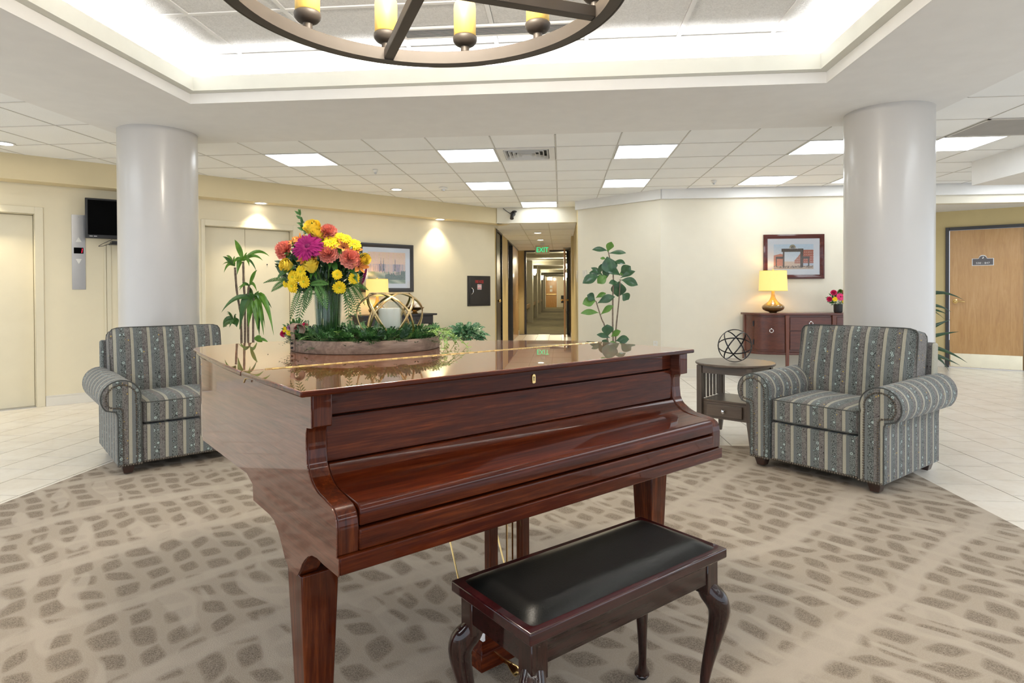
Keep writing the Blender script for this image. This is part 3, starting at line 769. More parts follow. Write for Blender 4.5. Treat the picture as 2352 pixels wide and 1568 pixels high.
# vestibule ceiling tiles
vc = struct(MB().box(VX0, VX1, 10.8, VY, BZ+.02, BZ+.05).build('ceiling_vestibule', M['tee']))
for i in range(3):
    for j in range(6):
        a = VX0+i*.5; y = 10.66+j*1.2
        MB().box(a+.008, min(a+.492, VX1-.005), y+.006, min(y+1.194, VY), BZ+.004, BZ+.0195).build('ceiling_tile', M['tile'], vc)
mb = MB()
for i in range(4): mb.box(VX0+i*.5-.008, VX0+i*.5+.008, 10.81, VY, BZ, BZ+.0195)
for j in range(1, 6): mb.box(VX0, VX1, 10.66+j*1.2-.006, 10.66+j*1.2+.006, BZ+.0005, BZ+.0195)
struct(mb.build('ceiling_vestibule_grid', M['tee']))
downlight((-.46, 12.5), 'round downlight nearest in the vestibule ceiling', 130, BZ, (1, .9, .7))
downlight((-.46, 14.2), 'round downlight just before the near exit sign', 130, BZ, (1, .9, .7))
downlight((-.46, 16.9), 'round downlight behind the near exit sign', 130, BZ, (1, .9, .7))
basebd('baseboard_corridor_left', Matrix.Translation((VX0, 0, 0)) @ Matrix.Rotation(PI/2, 4, 'Z'), [(12.70, 14.07), (17.45, 17.86)])
basebd('baseboard_corridor_right', Matrix.Translation((VX1, 0, 0)) @ Matrix.Rotation(-PI/2, 4, 'Z'), [(-17.8, -13.95), (-13.25, -10.1)])
# near dark side door (door_2) in the left vestibule wall
dm = MB().box(VX0-.12, VX0+.012, d_a[0]-.06, d_a[0], 0, 2.45).box(VX0-.12, VX0+.012, d_a[1], d_a[1]+.06, 0, 2.45).box(VX0-.12, VX0+.012, d_a[0], d_a[1], 2.39, 2.419)
fr = struct(dm.build('door_2', M['dark_frame']))
rbox(VX0-.06, VX0-.015, d_a[0]+.004, d_a[1]-.004, .005, 2.385, 'door_leaf', M['dark_frame'], fr, .002, 1)
mb = MB(); mb.sphere((VX0+.045, d_a[0]+.09, 1.06), .03); mb.tube([(VX0-.015, d_a[0]+.09, 1.06), (VX0+.03, d_a[0]+.09, 1.06)], .012, 10); mb.build('knob', M['brass'], fr, smooth=True)
# second doorway with honey wood leaf (door_3)
dm = MB().box(VX0-.12, VX0+.012, d_b[0]-.06, d_b[0], 0, 2.419).box(VX0-.12, VX0+.012, d_b[1], d_b[1]+.06, 0, 2.419).box(VX0-.12, VX0+.012, d_b[0], d_b[1], 2.39, 2.419).box(VX0-.12, VX0-.10, d_b[0], 15.5, 0, 2.39).box(VX0-.12, VX0+.012, 15.42, 15.48, 0, 2.39)  # recessed dark sheet stands in for the unlit room behind
fr = struct(dm.build('door_3', M['dark_frame']))
lf = rbox(VX0-.03, VX0+.016, 15.50, d_b[1]-.01, .008, 2.385, 'door_leaf', M['wood_door'], fr, .002, 1)
mb = MB(); mb.box(VX0+.016, VX0+.024, 16.62, 16.70, .93, 1.12); mb.tube([(VX0+.02, 16.66, 1.0), (VX0+.07, 16.66, 1.0), (VX0+.07, 16.52, 1.0)], .011, 8); mb.build('lever_handle', M['brass'], lf, smooth=True)
for z in (.25, 1.2, 2.1): MB().box(VX0+.008, VX0+.022, 15.47, 15.50, z-.06, z+.06).build('hinge', M['brass'], lf)
# end doorway frame (door_4) with open leaf
dm = MB().box(-1.05, -.995, VY-.02, VY+.14, 0, 2.455-.036).box(.178, .232, VY-.02, VY+.14, 0, 2.419).box(-.995, .178, VY-.02, VY+.14, 2.385, 2.419)
fr = struct(dm.build('door_4', M['dark_frame']))
struct(MB().box(VX0, -1.05, VY, VY+.12, 0, BZ).box(.232, VX1, VY, VY+.12, 0, BZ).box(-1.05, .232, VY+.0, VY+.12, BZ-.001, ZT).build('wall_back_corridor', M['wall_olive']))
lf = rbox(.085, .130, VY-1.15, VY-.03, .01, 2.38, 'door_leaf', M['wood_door'], fr, .002, 1)
mb = MB(); mb.tube([(.03, VY-1.08, 1.0), (.19, VY-1.08, 1.0)], .012, 8); mb.sphere((.025, VY-1.08, 1.0), .028); mb.sphere((.19, VY-1.08, 1.0), .028); mb.build('lever_handle', M['brass'], lf, smooth=True)
MB().box(.131, .16, VY-.55, VY-.15, 2.25, 2.30).build('door_closer', M['bronze'], lf, bevel=.004)

# ---- far corridor
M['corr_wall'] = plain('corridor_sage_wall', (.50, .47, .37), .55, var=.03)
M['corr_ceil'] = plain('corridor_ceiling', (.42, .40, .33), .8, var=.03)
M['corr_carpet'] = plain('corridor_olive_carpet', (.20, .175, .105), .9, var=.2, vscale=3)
FY = 48.4
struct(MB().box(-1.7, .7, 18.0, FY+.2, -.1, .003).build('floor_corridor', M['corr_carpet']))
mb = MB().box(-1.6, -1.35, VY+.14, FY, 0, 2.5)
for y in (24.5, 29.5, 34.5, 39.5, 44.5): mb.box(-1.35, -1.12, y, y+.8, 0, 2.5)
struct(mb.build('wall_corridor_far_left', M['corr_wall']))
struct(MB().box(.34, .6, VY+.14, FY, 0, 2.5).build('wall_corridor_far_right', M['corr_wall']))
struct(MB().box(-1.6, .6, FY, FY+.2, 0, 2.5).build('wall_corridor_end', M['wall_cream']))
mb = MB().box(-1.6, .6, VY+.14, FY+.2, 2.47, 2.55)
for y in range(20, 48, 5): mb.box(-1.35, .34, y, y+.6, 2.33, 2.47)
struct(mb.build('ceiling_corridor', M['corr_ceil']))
M['sconce'] = emit('sconce_glass', (1, .93, .72), 26)
for (x, y, lab) in ((.26, 20.3, 'wall sconce nearest on the right wall of the far corridor'), (.26, 30.2, 'second wall sconce on the right wall of the far corridor'), (.26, 41, 'farthest wall sconce on the right of the far corridor'),
                    (-1.05, 24.9, 'near wall sconce on the left wall of the far corridor'), (-1.05, 34.9, 'farther wall sconce on the left wall of the far corridor')):
    th = thing('wall_sconce', lab, 'wall lamp', (x, y, 2.0), 0, 'sconces in the far corridor')
    MB().lathe([(.03, -.10), (.075, .02), (.085, .14)], 16).build('glass_shade', M['sconce'], th, smooth=True)
    MB().box(-.02, .07 if x > 0 else -.0, -.02, .02, -.08, .0).build('bracket', M['brass'], th)
    point('sconce_lamp', (x+(-.16 if x > 0 else .16), y, 2.05), 26, (1, .86, .58), .08)
point('corridor_fill', (-.5, 46.2, 2.25), 60, (1, .86, .60), .1)  # point light without fixture, added to brighten the far door
point('corridor_fill', (-.5, 20.5, 2.25), 18, (1, .9, .68), .1)  # added fill just inside the corridor, also without a fixture
# handrails
mb = MB()
for y in (24.5, 29.5, 34.5, 39.5): mb.box(-1.27, -1.20, y-3.9, y-.1, .62, .76)
tag(mb.build('handrail', M['wood_door']), 'honey wood handrail along the left wall of the far corridor', 'handrail')
struct(MB().box(-1.345, -1.33, VY+.2, FY, .004, .12).box(.325, .339, VY+.2, FY, .004, .12).build('baseboard_far_corridor', M['wood_side']))
fr = struct(MB().box(-1.22, -1.17, FY-.03, FY-.001, 0, 2.37).box(-.31, -.26, FY-.03, FY-.001, 0, 2.37).box(-1.17, -.31, FY-.03, FY-.001, 2.32, 2.37).build('door_5', M['white_trim']))
lf = MB().box(-1.17, -.31, FY-.02, FY-.002, .005, 2.32).build('door_leaf', M['wood_door'], fr)
MB().box(-1.12, -.36, FY-.09, FY-.03, .98, 1.06).build('push_bar', M['brass'], lf)
MB().box(-.85, -.65, FY-.026, FY-.0205, 1.50, 1.70).box(-.85, -.65, FY-.026, FY-.0205, 1.22, 1.42).build('notice', M['white_print'], lf)
th = thing('wheelchair', 'dark folded wheelchair parked by the right wall at the far corridor end', 'wheelchair', (.14, 44, .003))
mb = MB(); mb.M = Matrix.Translation((.05, 0, .30)) @ Matrix.Rotation(PI/2, 4, 'Y'); mb.tube([(.29*math.cos(a*PI/12), .29*math.sin(a*PI/12), 0) for a in range(24)], .016, 6, True); mb.build('wheel', M['black_metal'], th)
MB().box(-.12, .08, -.2, .2, .42, .50).build('seat', M['black_plastic'], th); MB().box(-.12, .08, .18, .24, .42, .95).build('backrest', M['black_plastic'], th)

# exit signs
def exit_sign(x, y, z, w, lab, cz):
    th = thing('exit_sign', lab, 'exit sign', (x, y, z))
    MB().box(-w/2, w/2, -.02, .02, -w*.31, w*.31).build('housing', M['exit_plate'], th, bevel=.004)
    MB().box(-.05, .05, -.02, .02, w*.31, cz-z-.001).build('mount', M['white_trim'], th)
    text('lettering', 'EXIT', w*.50, M['exit_green'], th, Matrix.Translation((0, -.0215, -.005)) @ FACE_NY, .001, .85)
M['exit_plate'] = plain('exit_sign_plate', (.66, .60, .42), .4)
M['exit_green'] = emit('exit_green', (.0, .75, .30), 1.0)
exit_sign(-.44, 15.0, BZ-.175, .34, 'green lettered EXIT sign hanging before the near doorway', BZ)
exit_sign(-.85, 46.5, 2.2, .42, 'small far EXIT sign over the wooden door at the corridor end', 2.47)

# ---- right walls
struct(MB().box(0, AL, 0, .2, 0, ZT).build('wall_right_angled', M['wall_cream'], loc=(.28, 10.02, 0), rotz=AA))
struct(MB().box(1.431, 4.5, 9.0, 9.2, 0, ZT).box(4.3, 4.5, 9.2, 11.6, 0, ZT).build('wall_right', M['wall_cream']))
cr = MB()
cr.M = AW; cr.box(-.02, AL+.03, -.045, -.001, 2.545, CE+.02)
cr.M = Matrix.Identity(4); cr.box(1.44, 4.66, 8.95, 8.999, 2.545, CE+.02)
struct(cr.build('trim_4', M['white_trim']))
mb = MB(); mb.box(4.66, 10, 8.95, 8.999, 2.53, CE+.02); struct(mb.build('trim_5', M['white_trim']))
struct(MB().box(4.5, 10, 9.0, 9.12, 2.42, CE+.02).build('wall_right_header', M['wall_cream']))
struct(MB().box(4.5, 10, 9.12, 12, 2.47, 2.52).build('ceiling_alcove', M['drywall']))
mb = MB(); mb.M = DW; mb.box(-1.9, .135, 0, .2, 0, ZT).box(1.15, 4, 0, .2, 0, ZT).box(.135, 1.15, 0, .2, 2.215, ZT); struct(mb.build('wall_right_alcove', M['wall_olive']))
struct(MB().box(4.67, 9.4, -4, 7.46, 2.415, CE+.06).build('wall_right_beam', M['white_trim']))
basebd('baseboard_right_angled', AW, [(0, AL-.01)]); basebd('baseboard_right', Matrix.Translation((1.431, 9.0, 0)), [(0, 3.06)])
basebd('baseboard_alcove', DW, [(-1.7, .13), (1.16, 4)])
# unseen cap added on top so only the open lobby sides let light in
struct(MB().box(-11, 10, -4, 18, 3.15, 3.2).build('ceiling_light_block', M['vent_dark']))

# door 6: honey oak door with sign
fr = thing('door_tmp', 'x', 'x', DW @ Vector((0, 0, 0)), DA); 
dm = MB().box(.135, .185, -.03, .12, 0, 2.213).box(1.10, 1.149, -.03, .12, 0, 2.213).box(.185, 1.10, -.03, .12, 2.165, 2.213)
f6 = struct(dm.build('door_1', M['dark_frame'], bevel=.003, seg=1)); f6.matrix_world = DW.copy(); bpy.data.objects.remove(fr)
lf = rbox(.190, 1.095, -.005, .04, .008, 2.160, 'door_leaf', M['wood_door'], f6, .002, 1)
kp = rbox(.200, 1.085, -.009, -.0055, .012, .225, 'kick_plate', M['kick'], lf, .001, 1)
mb = MB()
for k_ in range(8):
    for z in (.022, .215): mb.sphere((.22+k_*.12, -.0095, z), .0035, 8, 4)
mb.build('screw', M['brass'], lf)
mb = MB(); mb.M = Matrix.Translation((.262, -.005, 1.045)) @ Matrix.Rotation(PI/2, 4, 'X'); mb.lathe([(.036, 0), (.036, .012), (.02, .018), (.012, .05)], 20)
mb.M = Matrix.Identity(4); mb.tube([(.262, -.05, 1.045), (.30, -.058, 1.045), (.385, -.055, 1.04)], .011, 10); mb.build('lever_handle', M['brass'], lf, smooth=True)
pl = [(-.135, -.065), (.135, -.065), (.135, .045), (.062, .045)] + [(.055*math.cos(a)*.9, .052+.045*math.sin(a)) for a in [PI*k_/10 for k_ in range(11)]] + [(-.062, .045), (-.135, .045)]
sg = thing('door_sign', 'grey arched plaque reading 530 - 847 on the honey oak door', 'sign', DW @ Vector((.606, -.0055, 1.665)), DA)
MB().prism(pl, -.008, 0, 'y').build('white_border', M['white_print'], sg)
MB().prism([(x*.93, y*.87) for x, y in pl], -.0105, -.008, 'y').build('plate', M['sign_grey'], sg)
text('lettering', '530 - 847', .040, M['white_print'], sg, Matrix.Translation((0, -.011, -.028)) @ FACE_NY, .0004, 1.1)
mb = MB(); mb.prism([(-.012, .045), (0, .060), (.004, .078), (.012, .062), (.010, .048), (0, .040)], -.0115, -.0105, 'y'); mb.build('emblem', M['white_print'], sg)

# ================================================================== GRAND PIANO  (local x = along the keyboard, y = into the body)
PA = math.atan2(.6947, .7193)
pn = thing('grand_piano', 'glossy reddish mahogany grand piano with closed lid and closed fallboard', 'piano', (-.483, 1.30, .0037), PA)
PW = 1.50
lid_main = [(-.035, .602), (-.02, .90), (.0, 1.22), (.022, 1.42)] + catmull([(.022, 1.42), (.040, 1.53), (.105, 1.60), (.21, 1.640), (.33, 1.652), (.446, 1.632), (.60, 1.545), (.73, 1.435), (.852, 1.324), (1.02, 1.165), (1.202, 1.003), (1.32, .90), (1.42, .805), (1.49, .70), (1.520, .602)], 4)[1:]
flap = [(-.037, .122), (1.520, .132), (1.520, .598), (-.035, .598)]
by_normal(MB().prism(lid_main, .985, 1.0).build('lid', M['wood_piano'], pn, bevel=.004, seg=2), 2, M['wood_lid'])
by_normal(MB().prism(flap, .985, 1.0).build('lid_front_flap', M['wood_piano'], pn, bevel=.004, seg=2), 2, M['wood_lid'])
# brass piano hinge: knuckles alternate along the seam
def cyl(x0, x1, r):
    mb = MB(); mb.tube([(x0, .600, 1.0005), (x1, .600, 1.0005)], r, 8); return mb
hb = MB().box(.03, 1.49, .5965, .6035, .9965, .9995).build('hinge', M['brass'], pn)
k0 = MB(); k0.tube([(0, 0, 0), (.0200, 0, 0)], .0030, 8); k0 = k0.data('hinge_knuckle', M['brass'], True)
k1 = MB(); k1.tube([(0, 0, 0), (.0195, 0, 0)], .0030, 8); k1 = k1.data('hinge_knuckle', M['gold'], True)
for i in range(72): put('hinge_knuckle', k0 if i % 2 else k1, hb, (.035+i*.0200, .600, 1.0002))
# case: rim
def inset(p): return [(x+(.030 if x < .75 else -.030)*(1 if (y < 1.0 or x < .1) else .55), y-.030*max(0, min(1, (y-.6)/.3))) for x, y in p]
rim = [(.052, .236), (.052, .5985), (0.0, .5985), (0.0, 1.20), (.006, 1.27), (.024, 1.37)] + [p for p in inset(lid_main)[1:-1] if p[1] > 1.42 or p[0] > .3] + [(1.50, .5985), (PW-.052, .5985), (PW-.052, .236)]
MB().prism(rim, .685, .984).build('case', M['wood_piano_y'], pn, bevel=.003, seg=2)
# underframe beams beneath the soundboard
MB().box(.25, .31, .62, 1.35, .60, .684).box(.85, .91, .62, 1.05, .60, .684).box(.1, 1.35, .60, .66, .60, .684).build('underframe_beam', M['wood_piano'], pn)
# cheeks (both ends of the keyboard)
prof = [(.010, .646), (.008, .70), (.0105, .722), (.018, .738), (.035, .7485), (.07, .755), (.114, .762), (.140, .771), (.161, .786), (.173, .800), (.180, .815), (.184, .85), (.1845, .885), (.178, .902), (.150, .905), (.150, .984), (.24, .984), (.24, .646)]
side = prof[:-2] + [(.598, .984), (.598, .619), (.455, .617), (.42, .612), (.385, .592), (.355, .560), (.335, .535), (.30, .518), (.25, .520), (.232, .538), (.215, .562), (.195, .580), (.175, .594), (.150, .604), (.12, .6085), (.084, .606), (.032, .606), (.032, .6465)]
for x0 in (0.0005, PW-.0505):
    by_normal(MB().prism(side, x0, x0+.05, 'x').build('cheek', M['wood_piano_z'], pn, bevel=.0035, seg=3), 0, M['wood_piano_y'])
# one continuous outer side veneer on the bass side, from the arm to the tail
skin = [(.0, .6065), (.084, .606), (.12, .6085), (.150, .604), (.175, .594), (.195, .580), (.215, .562), (.232, .538), (.25, .520), (.30, .518), (.335, .535), (.355, .560), (.385, .592), (.42, .612), (.455, .617), (.598, .619), (.604, .665), (.66, .6845), (1.205, .6845), (1.205, .984)] + prof[:-2][::-1] + [(.0105, .6455), (.0, .6455)]
MB().prism(skin, -.0030, -.0002, 'x').build('side_panel', M['wood_piano_y'], pn, bevel=.0008, seg=1)
# key bed, bottom rail, key slip, fallboard, panels
rbox(.051, PW-.051, .032, .60, .612, .637, 'keybed', M['wood_piano'], pn, .002, 1)
rbox(.0005, PW-.0005, .0, .031, .6065, .6455, 'bottom_rail', M['wood_piano'], pn, .003, 2)
rbox(.0505, PW-.0505, .006, .034, .6475, .696, 'key_slip', M['wood_piano'], pn, .005, 3)
fb = [(.008, .703), (.006, .728), (.0085, .742), (.018, .7515), (.035, .7535), (.10, .7585), (.130, .764), (.155, .776), (.172, .793), (.180, .8065), (.200, .8065), (.200, .78), (.19, .703)]
MB().prism(fb, .0525, PW-.0525, 'x').build('fallboard', M['wood_piano'], pn, bevel=.003, seg=3)
rbox(.0505, PW-.0505, .188, .215, .8085, .9195, 'front_panel', M['wood_piano'], pn, .0025, 2)
rbox(.0505, PW-.0505, .192, .215, .9225, .984, 'upper_rail', M['wood_piano'], pn, .0025, 2)
MB().box(.051, PW-.051, .216, .235, .69, .984).build('inner_backing', M['vent_dark'], pn)
# keyhole escutcheon
pl = [(.0065*math.cos(a), .0065*math.sin(a)+.008) for a in [PI*k_/8 for k_ in range(9)]] + [(-.0065, -.013), (0, -.015), (.0065, -.013)]
mb = MB(); mb.M = Matrix.Translation((.735, .1905, .951)); mb.prism(pl, -.002, .002, 'y'); esc = mb.build('keyhole_plate', M['brass'], pn)
mb = MB(); mb.M = Matrix.Translation((.735, .188, .953)); mb.prism([(.0022*math.cos(a), .0022*math.sin(a)+.003) for a in [PI*k_/6 for k_ in range(12)]], -.0003, .0004, 'y'); mb.box(-.0010, .0010, -.0003, .0004, -.009, .003); mb.build('keyhole', M['vent_dark'], esc)
# legs
def leg(x, y, name='leg', h=.518):
    l = MB().taper((x, y), (x, y), (.033, .033), (.050, .050), .055, h).build(name, M['wood_piano_z'], pn, bevel=.004, seg=2)
    mb = MB(); mb.tube([(x-.012, y, .024), (x+.012, y, .024)], .0235, 16); mb.lathe([(.012, .03), (.022, .05), (.024, .056)], 12, (x, y, 0)); mb.build('caster', M['brass'], l, smooth=True)
leg(.055, .292); leg(PW-.055, .292)
leg(.40, 1.20, 'leg', .684)
MB().box(.335, .465, 1.13, 1.27, .66, .684).build('leg_block', M['wood_piano'], pn)
# corbel blocks joining front legs to frame, coloured dark to stand for arch shade
for x in (.055, PW-.055): MB().box(x-.040, x+.040, .318, .345, .5185, .612).build('leg_block', M['foot_wood'], pn)
# lyre: two posts, pedal box, pedals and brass rods
LX, LY = .735, .335
for dx in (-.062, .075):
    MB().box(LX+dx-.017, LX+dx+.017, LY-.016, LY+.016, .10, .612).build('lyre_post', M['wood_piano_z'], pn, bevel=.003)
mb = MB().taper((LX, LY), (LX, LY), (.150, .062), (.150, .062), .03, .085); mb.taper((LX, LY), (LX, LY), (.150, .062), (.125, .035), .085, .108)
mb.build('pedal_box', M['wood_piano'], pn, bevel=.002, seg=1)
for dx in (-.075, 0, .075):
    mb = MB(); P_ = [(LX+dx, LY-.06, .052), (LX+dx, LY-.11, .056), (LX+dx, LY-.135, .050), (LX+dx, LY-.150, .040)]
    mb.tube(P_, .01, 10, rs=[.008, .010, .017, .013], flat=.45, upv=(0, 0, 1)); mb.build('pedal', M['brass'], pn, smooth=True)
for dx, (bx, by) in ((-.04, (0, .0)), (.02, (0, 0)), (.045, (0, 0))):
    mb = MB(); mb.tube([(LX+dx, LY+.02, .11), (LX+dx, LY+.02, .612)], .0032, 6); mb.build('pedal_rod', M['brass'], pn, smooth=True)
for dx in (-.10, .10):
    mb = MB(); mb.tube([(LX+dx, LY+.06, .07), (LX+dx, LY+.30, .612)], .0035, 6); mb.build('lyre_brace', M['brass'], pn, smooth=True)
# side latch under the lid seam
mb = MB(); mb.tube([(-.004, .600, .983), (-.012, .600, .978), (-.014, .625, .975), (-.014, .64, .962)], .0028, 8); mb.sphere((-.006, .600, .979), .005); mb.build('lid_latch', M['gold'], pn, smooth=True)
mb = MB(); mb.tube([(.008, 1.20, .978), (.000, 1.20, .972), (-.001, 1.215, .963)], .0028, 8); mb.build('lid_latch', M['gold'], pn, smooth=True)

# ================================================================== PIANO BENCH
BA = math.atan2(.481, .529)
BW_, BD = .72, .315
bn = thing('piano_bench', 'dark cherry piano bench with black padded leather top and curved legs', 'bench', (-.067, 1.295, .0037), BA)
def frame4(z0, z1, o, w, name, mat, bev):
    mb = MB()
    mb.add([(o, o, z0), (BW_-o, o, z0), (BW_-o, BD-o, z0), (o, BD-o, z0), (o+w, o+w, z0), (BW_-o-w, o+w, z0), (BW_-o-w, BD-o-w, z0), (o+w, BD-o-w, z0),
            (o, o, z1), (BW_-o, o, z1), (BW_-o, BD-o, z1), (o, BD-o, z1), (o+w, o+w, z1), (BW_-o-w, o+w, z1), (BW_-o-w, BD-o-w, z1), (o+w, BD-o-w, z1)],
           [(i, (i+1) % 4, 4+(i+1) % 4, 4+i) for i in range(4)] + [(8+i, 12+i, 12+(i+1) % 4, 8+(i+1) % 4) for i in range(4)] +
           [(i, 8+i, 8+(i+1) % 4, (i+1) % 4) for i in range(4)] + [(4+i, 4+(i+1) % 4, 12+(i+1) % 4, 12+i) for i in range(4)])
    return mb.build(name, mat, bn, bevel=bev, seg=2)
frame4(.472, .500, 0, .034, 'seat_frame', M['wood_bench_top'], .004)
MB().box(.03, BW_-.03, .03, BD-.03, .474, .486).build('seat_board', M['wood_bench'], bn)
# padded cushion
def pad(u, v):
    x = .020+u*(BW_-.04); y = .018+v*(BD-.036)
    e = min(u, 1-u)*(BW_-.04); f = min(v, 1-v)*(BD-.036)
    s_ = lambda t: 1-(1-min(1, t/.060))**2.0
    return (x, y, .499+.021*s_(e)*s_(f))
MB().grid(pad, 60, 34).build('cushion', M['leather'], bn, smooth=True, ang=80)
for (x0, x1, y0, y1) in ((.055, BW_-.055, .022, .038), (.055, BW_-.055, BD-.038, BD-.022), (.022, .038, .055, BD-.055), (BW_-.038, BW_-.022, .055, BD-.055)):
    rbox(x0, x1, y0, y1, .405, .4715, 'apron', M['wood_bench'], bn, .002, 1)
for cx, cy in ((0, 0), (1, 0), (0, 1), (1, 1)):
    ox = .042 if cx == 0 else BW_-.042; oy = .042 if cy == 0 else BD-.042; dx = -1 if cx == 0 else 1; dy = -1 if cy == 0 else 1
    lg = MB().box(ox-.024, ox+.024, oy-.024, oy+.024, .375, .4715).build('leg', M['wood_bench_z'], bn, bevel=.002, seg=1)
    # cabriole: knee swells outward, ankle comes in, pad foot turns out
    path = [(0, .39, .027), (.008, .372, .031), (.020, .352, .033), (.026, .325, .031), (.023, .285, .026), (.014, .23, .021), (.004, .17, .0165), (-.003, .11, .0130), (-.003, .065, .0125), (.004, .040, .016), (.014, .022, .022), (.016, .010, .024), (.015, .0045, .022)]
    q = catmull(path, 3)
    mb = MB(); mb.tube([(ox+dx*a, oy+dy*a, z) for a, z, r in q], .02, 14, rs=[r for a, z, r in q], upv=(0, 1, 0))
    mb.build('cabriole', M['wood_bench_z'], lg, smooth=True, ang=60)
    MB().lathe([(.016, 0), (.017, .0045)], 14, (ox+dx*.015, oy+dy*.015, 0)).build('foot_glide', M['black_plastic'], lg)

# ================================================================== ARMCHAIRS
def armchair(name, label, ori, rz, sd, src=None):
    random.seed(sd)
    c = thing(name, label, 'armchair', ori, rz, 'striped armchairs beside the columns')
    BZ0 = .065; FX, FY_ = M['fab_x'], M['fab_y']
    R = .118; cx_, cz_ = .412, .528
    # base front rail / body
    rbox(-.285, .285, .012, .80, BZ0, .325, 'base', FX, c, .012, 3)
    # arms: profile extruded front to back
    def armprof(s, grow=0, step=10):
        r = R+grow; p = []
        a0, a1 = math.radians(198), math.radians(-42)
        inner = .292-grow; outer = .432+grow
        p.append((inner, BZ0)); 
        za = cz_+r*math.sin(a0)
        p += [(inner, .30), (inner+.002, za-.02)]
        for i in range(19): a = a0+(a1-a0)*i/18; p.append((cx_+r*math.cos(a), cz_+r*math.sin(a)))
        p += [(outer+.012, cz_-r*.80), (outer+.002, cz_-r*.98), (outer, .38), (outer, BZ0)]
        return [(x*s, z) for x, z in p]
    for s in (-1, 1):
        mb = MB(); pr = armprof(s); n = len(pr); L = 9
        def yy(t): return .0+t*.868
        vs = []
        for j in range(L+1):
            t = j/L
            for (x, z) in pr:
                k = max(0, (z-.40)/.25)       # the roll rises and flares slightly to the back
                vs.append((x + s*.016*k*t, yy(t), z + .018*k*t))
        fs = [tuple(range(n)), tuple(range(L*n, L*n+n))] + [(j*n+i, j*n+(i+1) % n, (j+1)*n+(i+1) % n, (j+1)*n+i) for j in range(L) for i in range(n)]
        arm = mb.add(vs, fs).build('arm', FY_, c, bevel=.010, seg=3)
        # front facing panel
        fp = armprof(s, -.005); fp = [(x, max(z, BZ0+.004)) for x, z in fp]
        pan = MB().prism(fp, -.008, .004, 'y').build('arm_front', FX, c, bevel=.006, seg=2)
        ol2 = armprof(s, .0)
        mb = MB(); mb.tube([(x*.998, -.002, max(z, BZ0+.002)) for x, z in ol2], .0034, 6); mb.build('piping', M['piping'], c, smooth=True)
        # nailheads along the panel outline
        mb = MB(); acc = 0; pts = [Vector((x, -.010, max(z, BZ0+.006))) for x, z in armprof(s, -.030)]
        for a, b in zip(pts, pts[1:]):
            d = (b-a).length; t = -acc
            while t+.0155 <= d:
                t += .0155; mb.sphere(a+(b-a)*t/d, .0066, 8, 4)
            acc = (d-t)
            acc = d-t
        for k in range(9): mb.sphere((s*(.297+k*.0158), -.012, BZ0+.008), .0082, 8, 4)
        stuff(mb.build('nailhead_trim', M['nail'], c, smooth=True))
    mb = MB()
    for k in range(35): mb.sphere((-.272+k*.016, .010, BZ0+.010), .0086, 8, 4)
    stuff(mb.build('nailhead_trim', M['nail'], c, smooth=True))
    # seat cushion
    def cushion(name, sx, sy, sz, loc, rx, mat, puff=.25, seed=0, pipe=True):
        random.seed(seed); ph = [random.random()*6 for _ in range(6)]
        bm = bmesh.new(); bmesh.ops.create_cube(bm, size=2)
        bmesh.ops.subdivide_edges(bm, edges=bm.edges, cuts=11, use_grid_fill=True)
        e = .88
        for v in bm.verts:
            x, y, z = v.co
            def sp(q): return math.copysign(abs(q)**1.0, q)
            # rounded superellipsoid corners
            n = (abs(x)**14+abs(y)**14)**(1/14) if max(abs(x), abs(y)) > 0 else 1
            k = max(abs(x), abs(y))/n if n > 0 else 1
            edge = max(abs(x), abs(y))
            th = 1 - .18*max(0, (edge-.72)/.28)**2
            crown = 1 + puff*(1-x*x)*(1-y*y)
            wob = .006*math.sin(4*x+ph[0])*math.sin(3*y+ph[1])
            v.co = Vector((x*k*sx, y*k*sy, z*sz*th*crown + wob*(1 if z > 0 else .3)))
        me = bpy.data.meshes.new(name); bm.to_mesh(me); bm.free(); me.materials.append(mat); me.shade_smooth()
        o = bpy.data.objects.new(name, me); COL.objects.link(o); o.parent = c; o.location = loc; o.rotation_euler = rx
        if pipe:
            for zz in (1, -1):
                pts = []
                for i in range(96):
                    a = 2*PI*i/96; X, Y = math.cos(a), math.sin(a); q = max(abs(X), abs(Y)); X /= q; Y /= q
                    n = (abs(X)**14+abs(Y)**14)**(1/14); k = 1/n
                    pts.append((X*k*sx*1.0, Y*k*sy*1.0, zz*sz*.82))
                mb = MB(); mb.tube(pts, .0036, 6, True); p_ = mb.build('piping', M['piping'], o, smooth=True)
        return o
    cushion('seat_cushion', .288, .315, .083, (0, .318, .412), (0, 0, 0), FX, .16, sd)
    # back cushion: local z of the slab is its thickness; stand it up and lean it
    cushion('back_cushion', .392, .262, .090, (0, .665, .700), (math.radians(90-10), 0, 0), FX, .22, sd+5)
    MB().box(-.288, .288, .60, .74, .46, .62).build('back_cushion_stub', FX, c, bevel=.03, seg=3)
    mb = MB().taper((0, .80), (0, .835), (.425, .055), (.425, .045), .325, .868); mb.build('back', FX, c, bevel=.018, seg=3)
    rbox(-.425, .425, .79, .872, BZ0, .40, 'back', FX, c, .01, 2)
    for fx_, fy_ in ((-.37, .05), (.37, .05), (-.37, .80), (.37, .80)):
        MB().taper((fx_, fy_), (fx_, fy_), (.026, .026), (.040, .040), .0085, BZ0).build('foot', M['foot_wood'], c, bevel=.003, seg=1)
    return c
armchair('armchair', 'striped floral armchair in front of the right column, by the side table', (1.645-.745*.04, 4.165-.667*.04, .0037), math.atan2(-.745, .667), 3)
armchair('armchair', 'striped floral armchair in front of the left column, partly behind the piano', (-2.954+.43*.70, 3.869+.43*.714, .0037), math.atan2(.714, .70), 11)

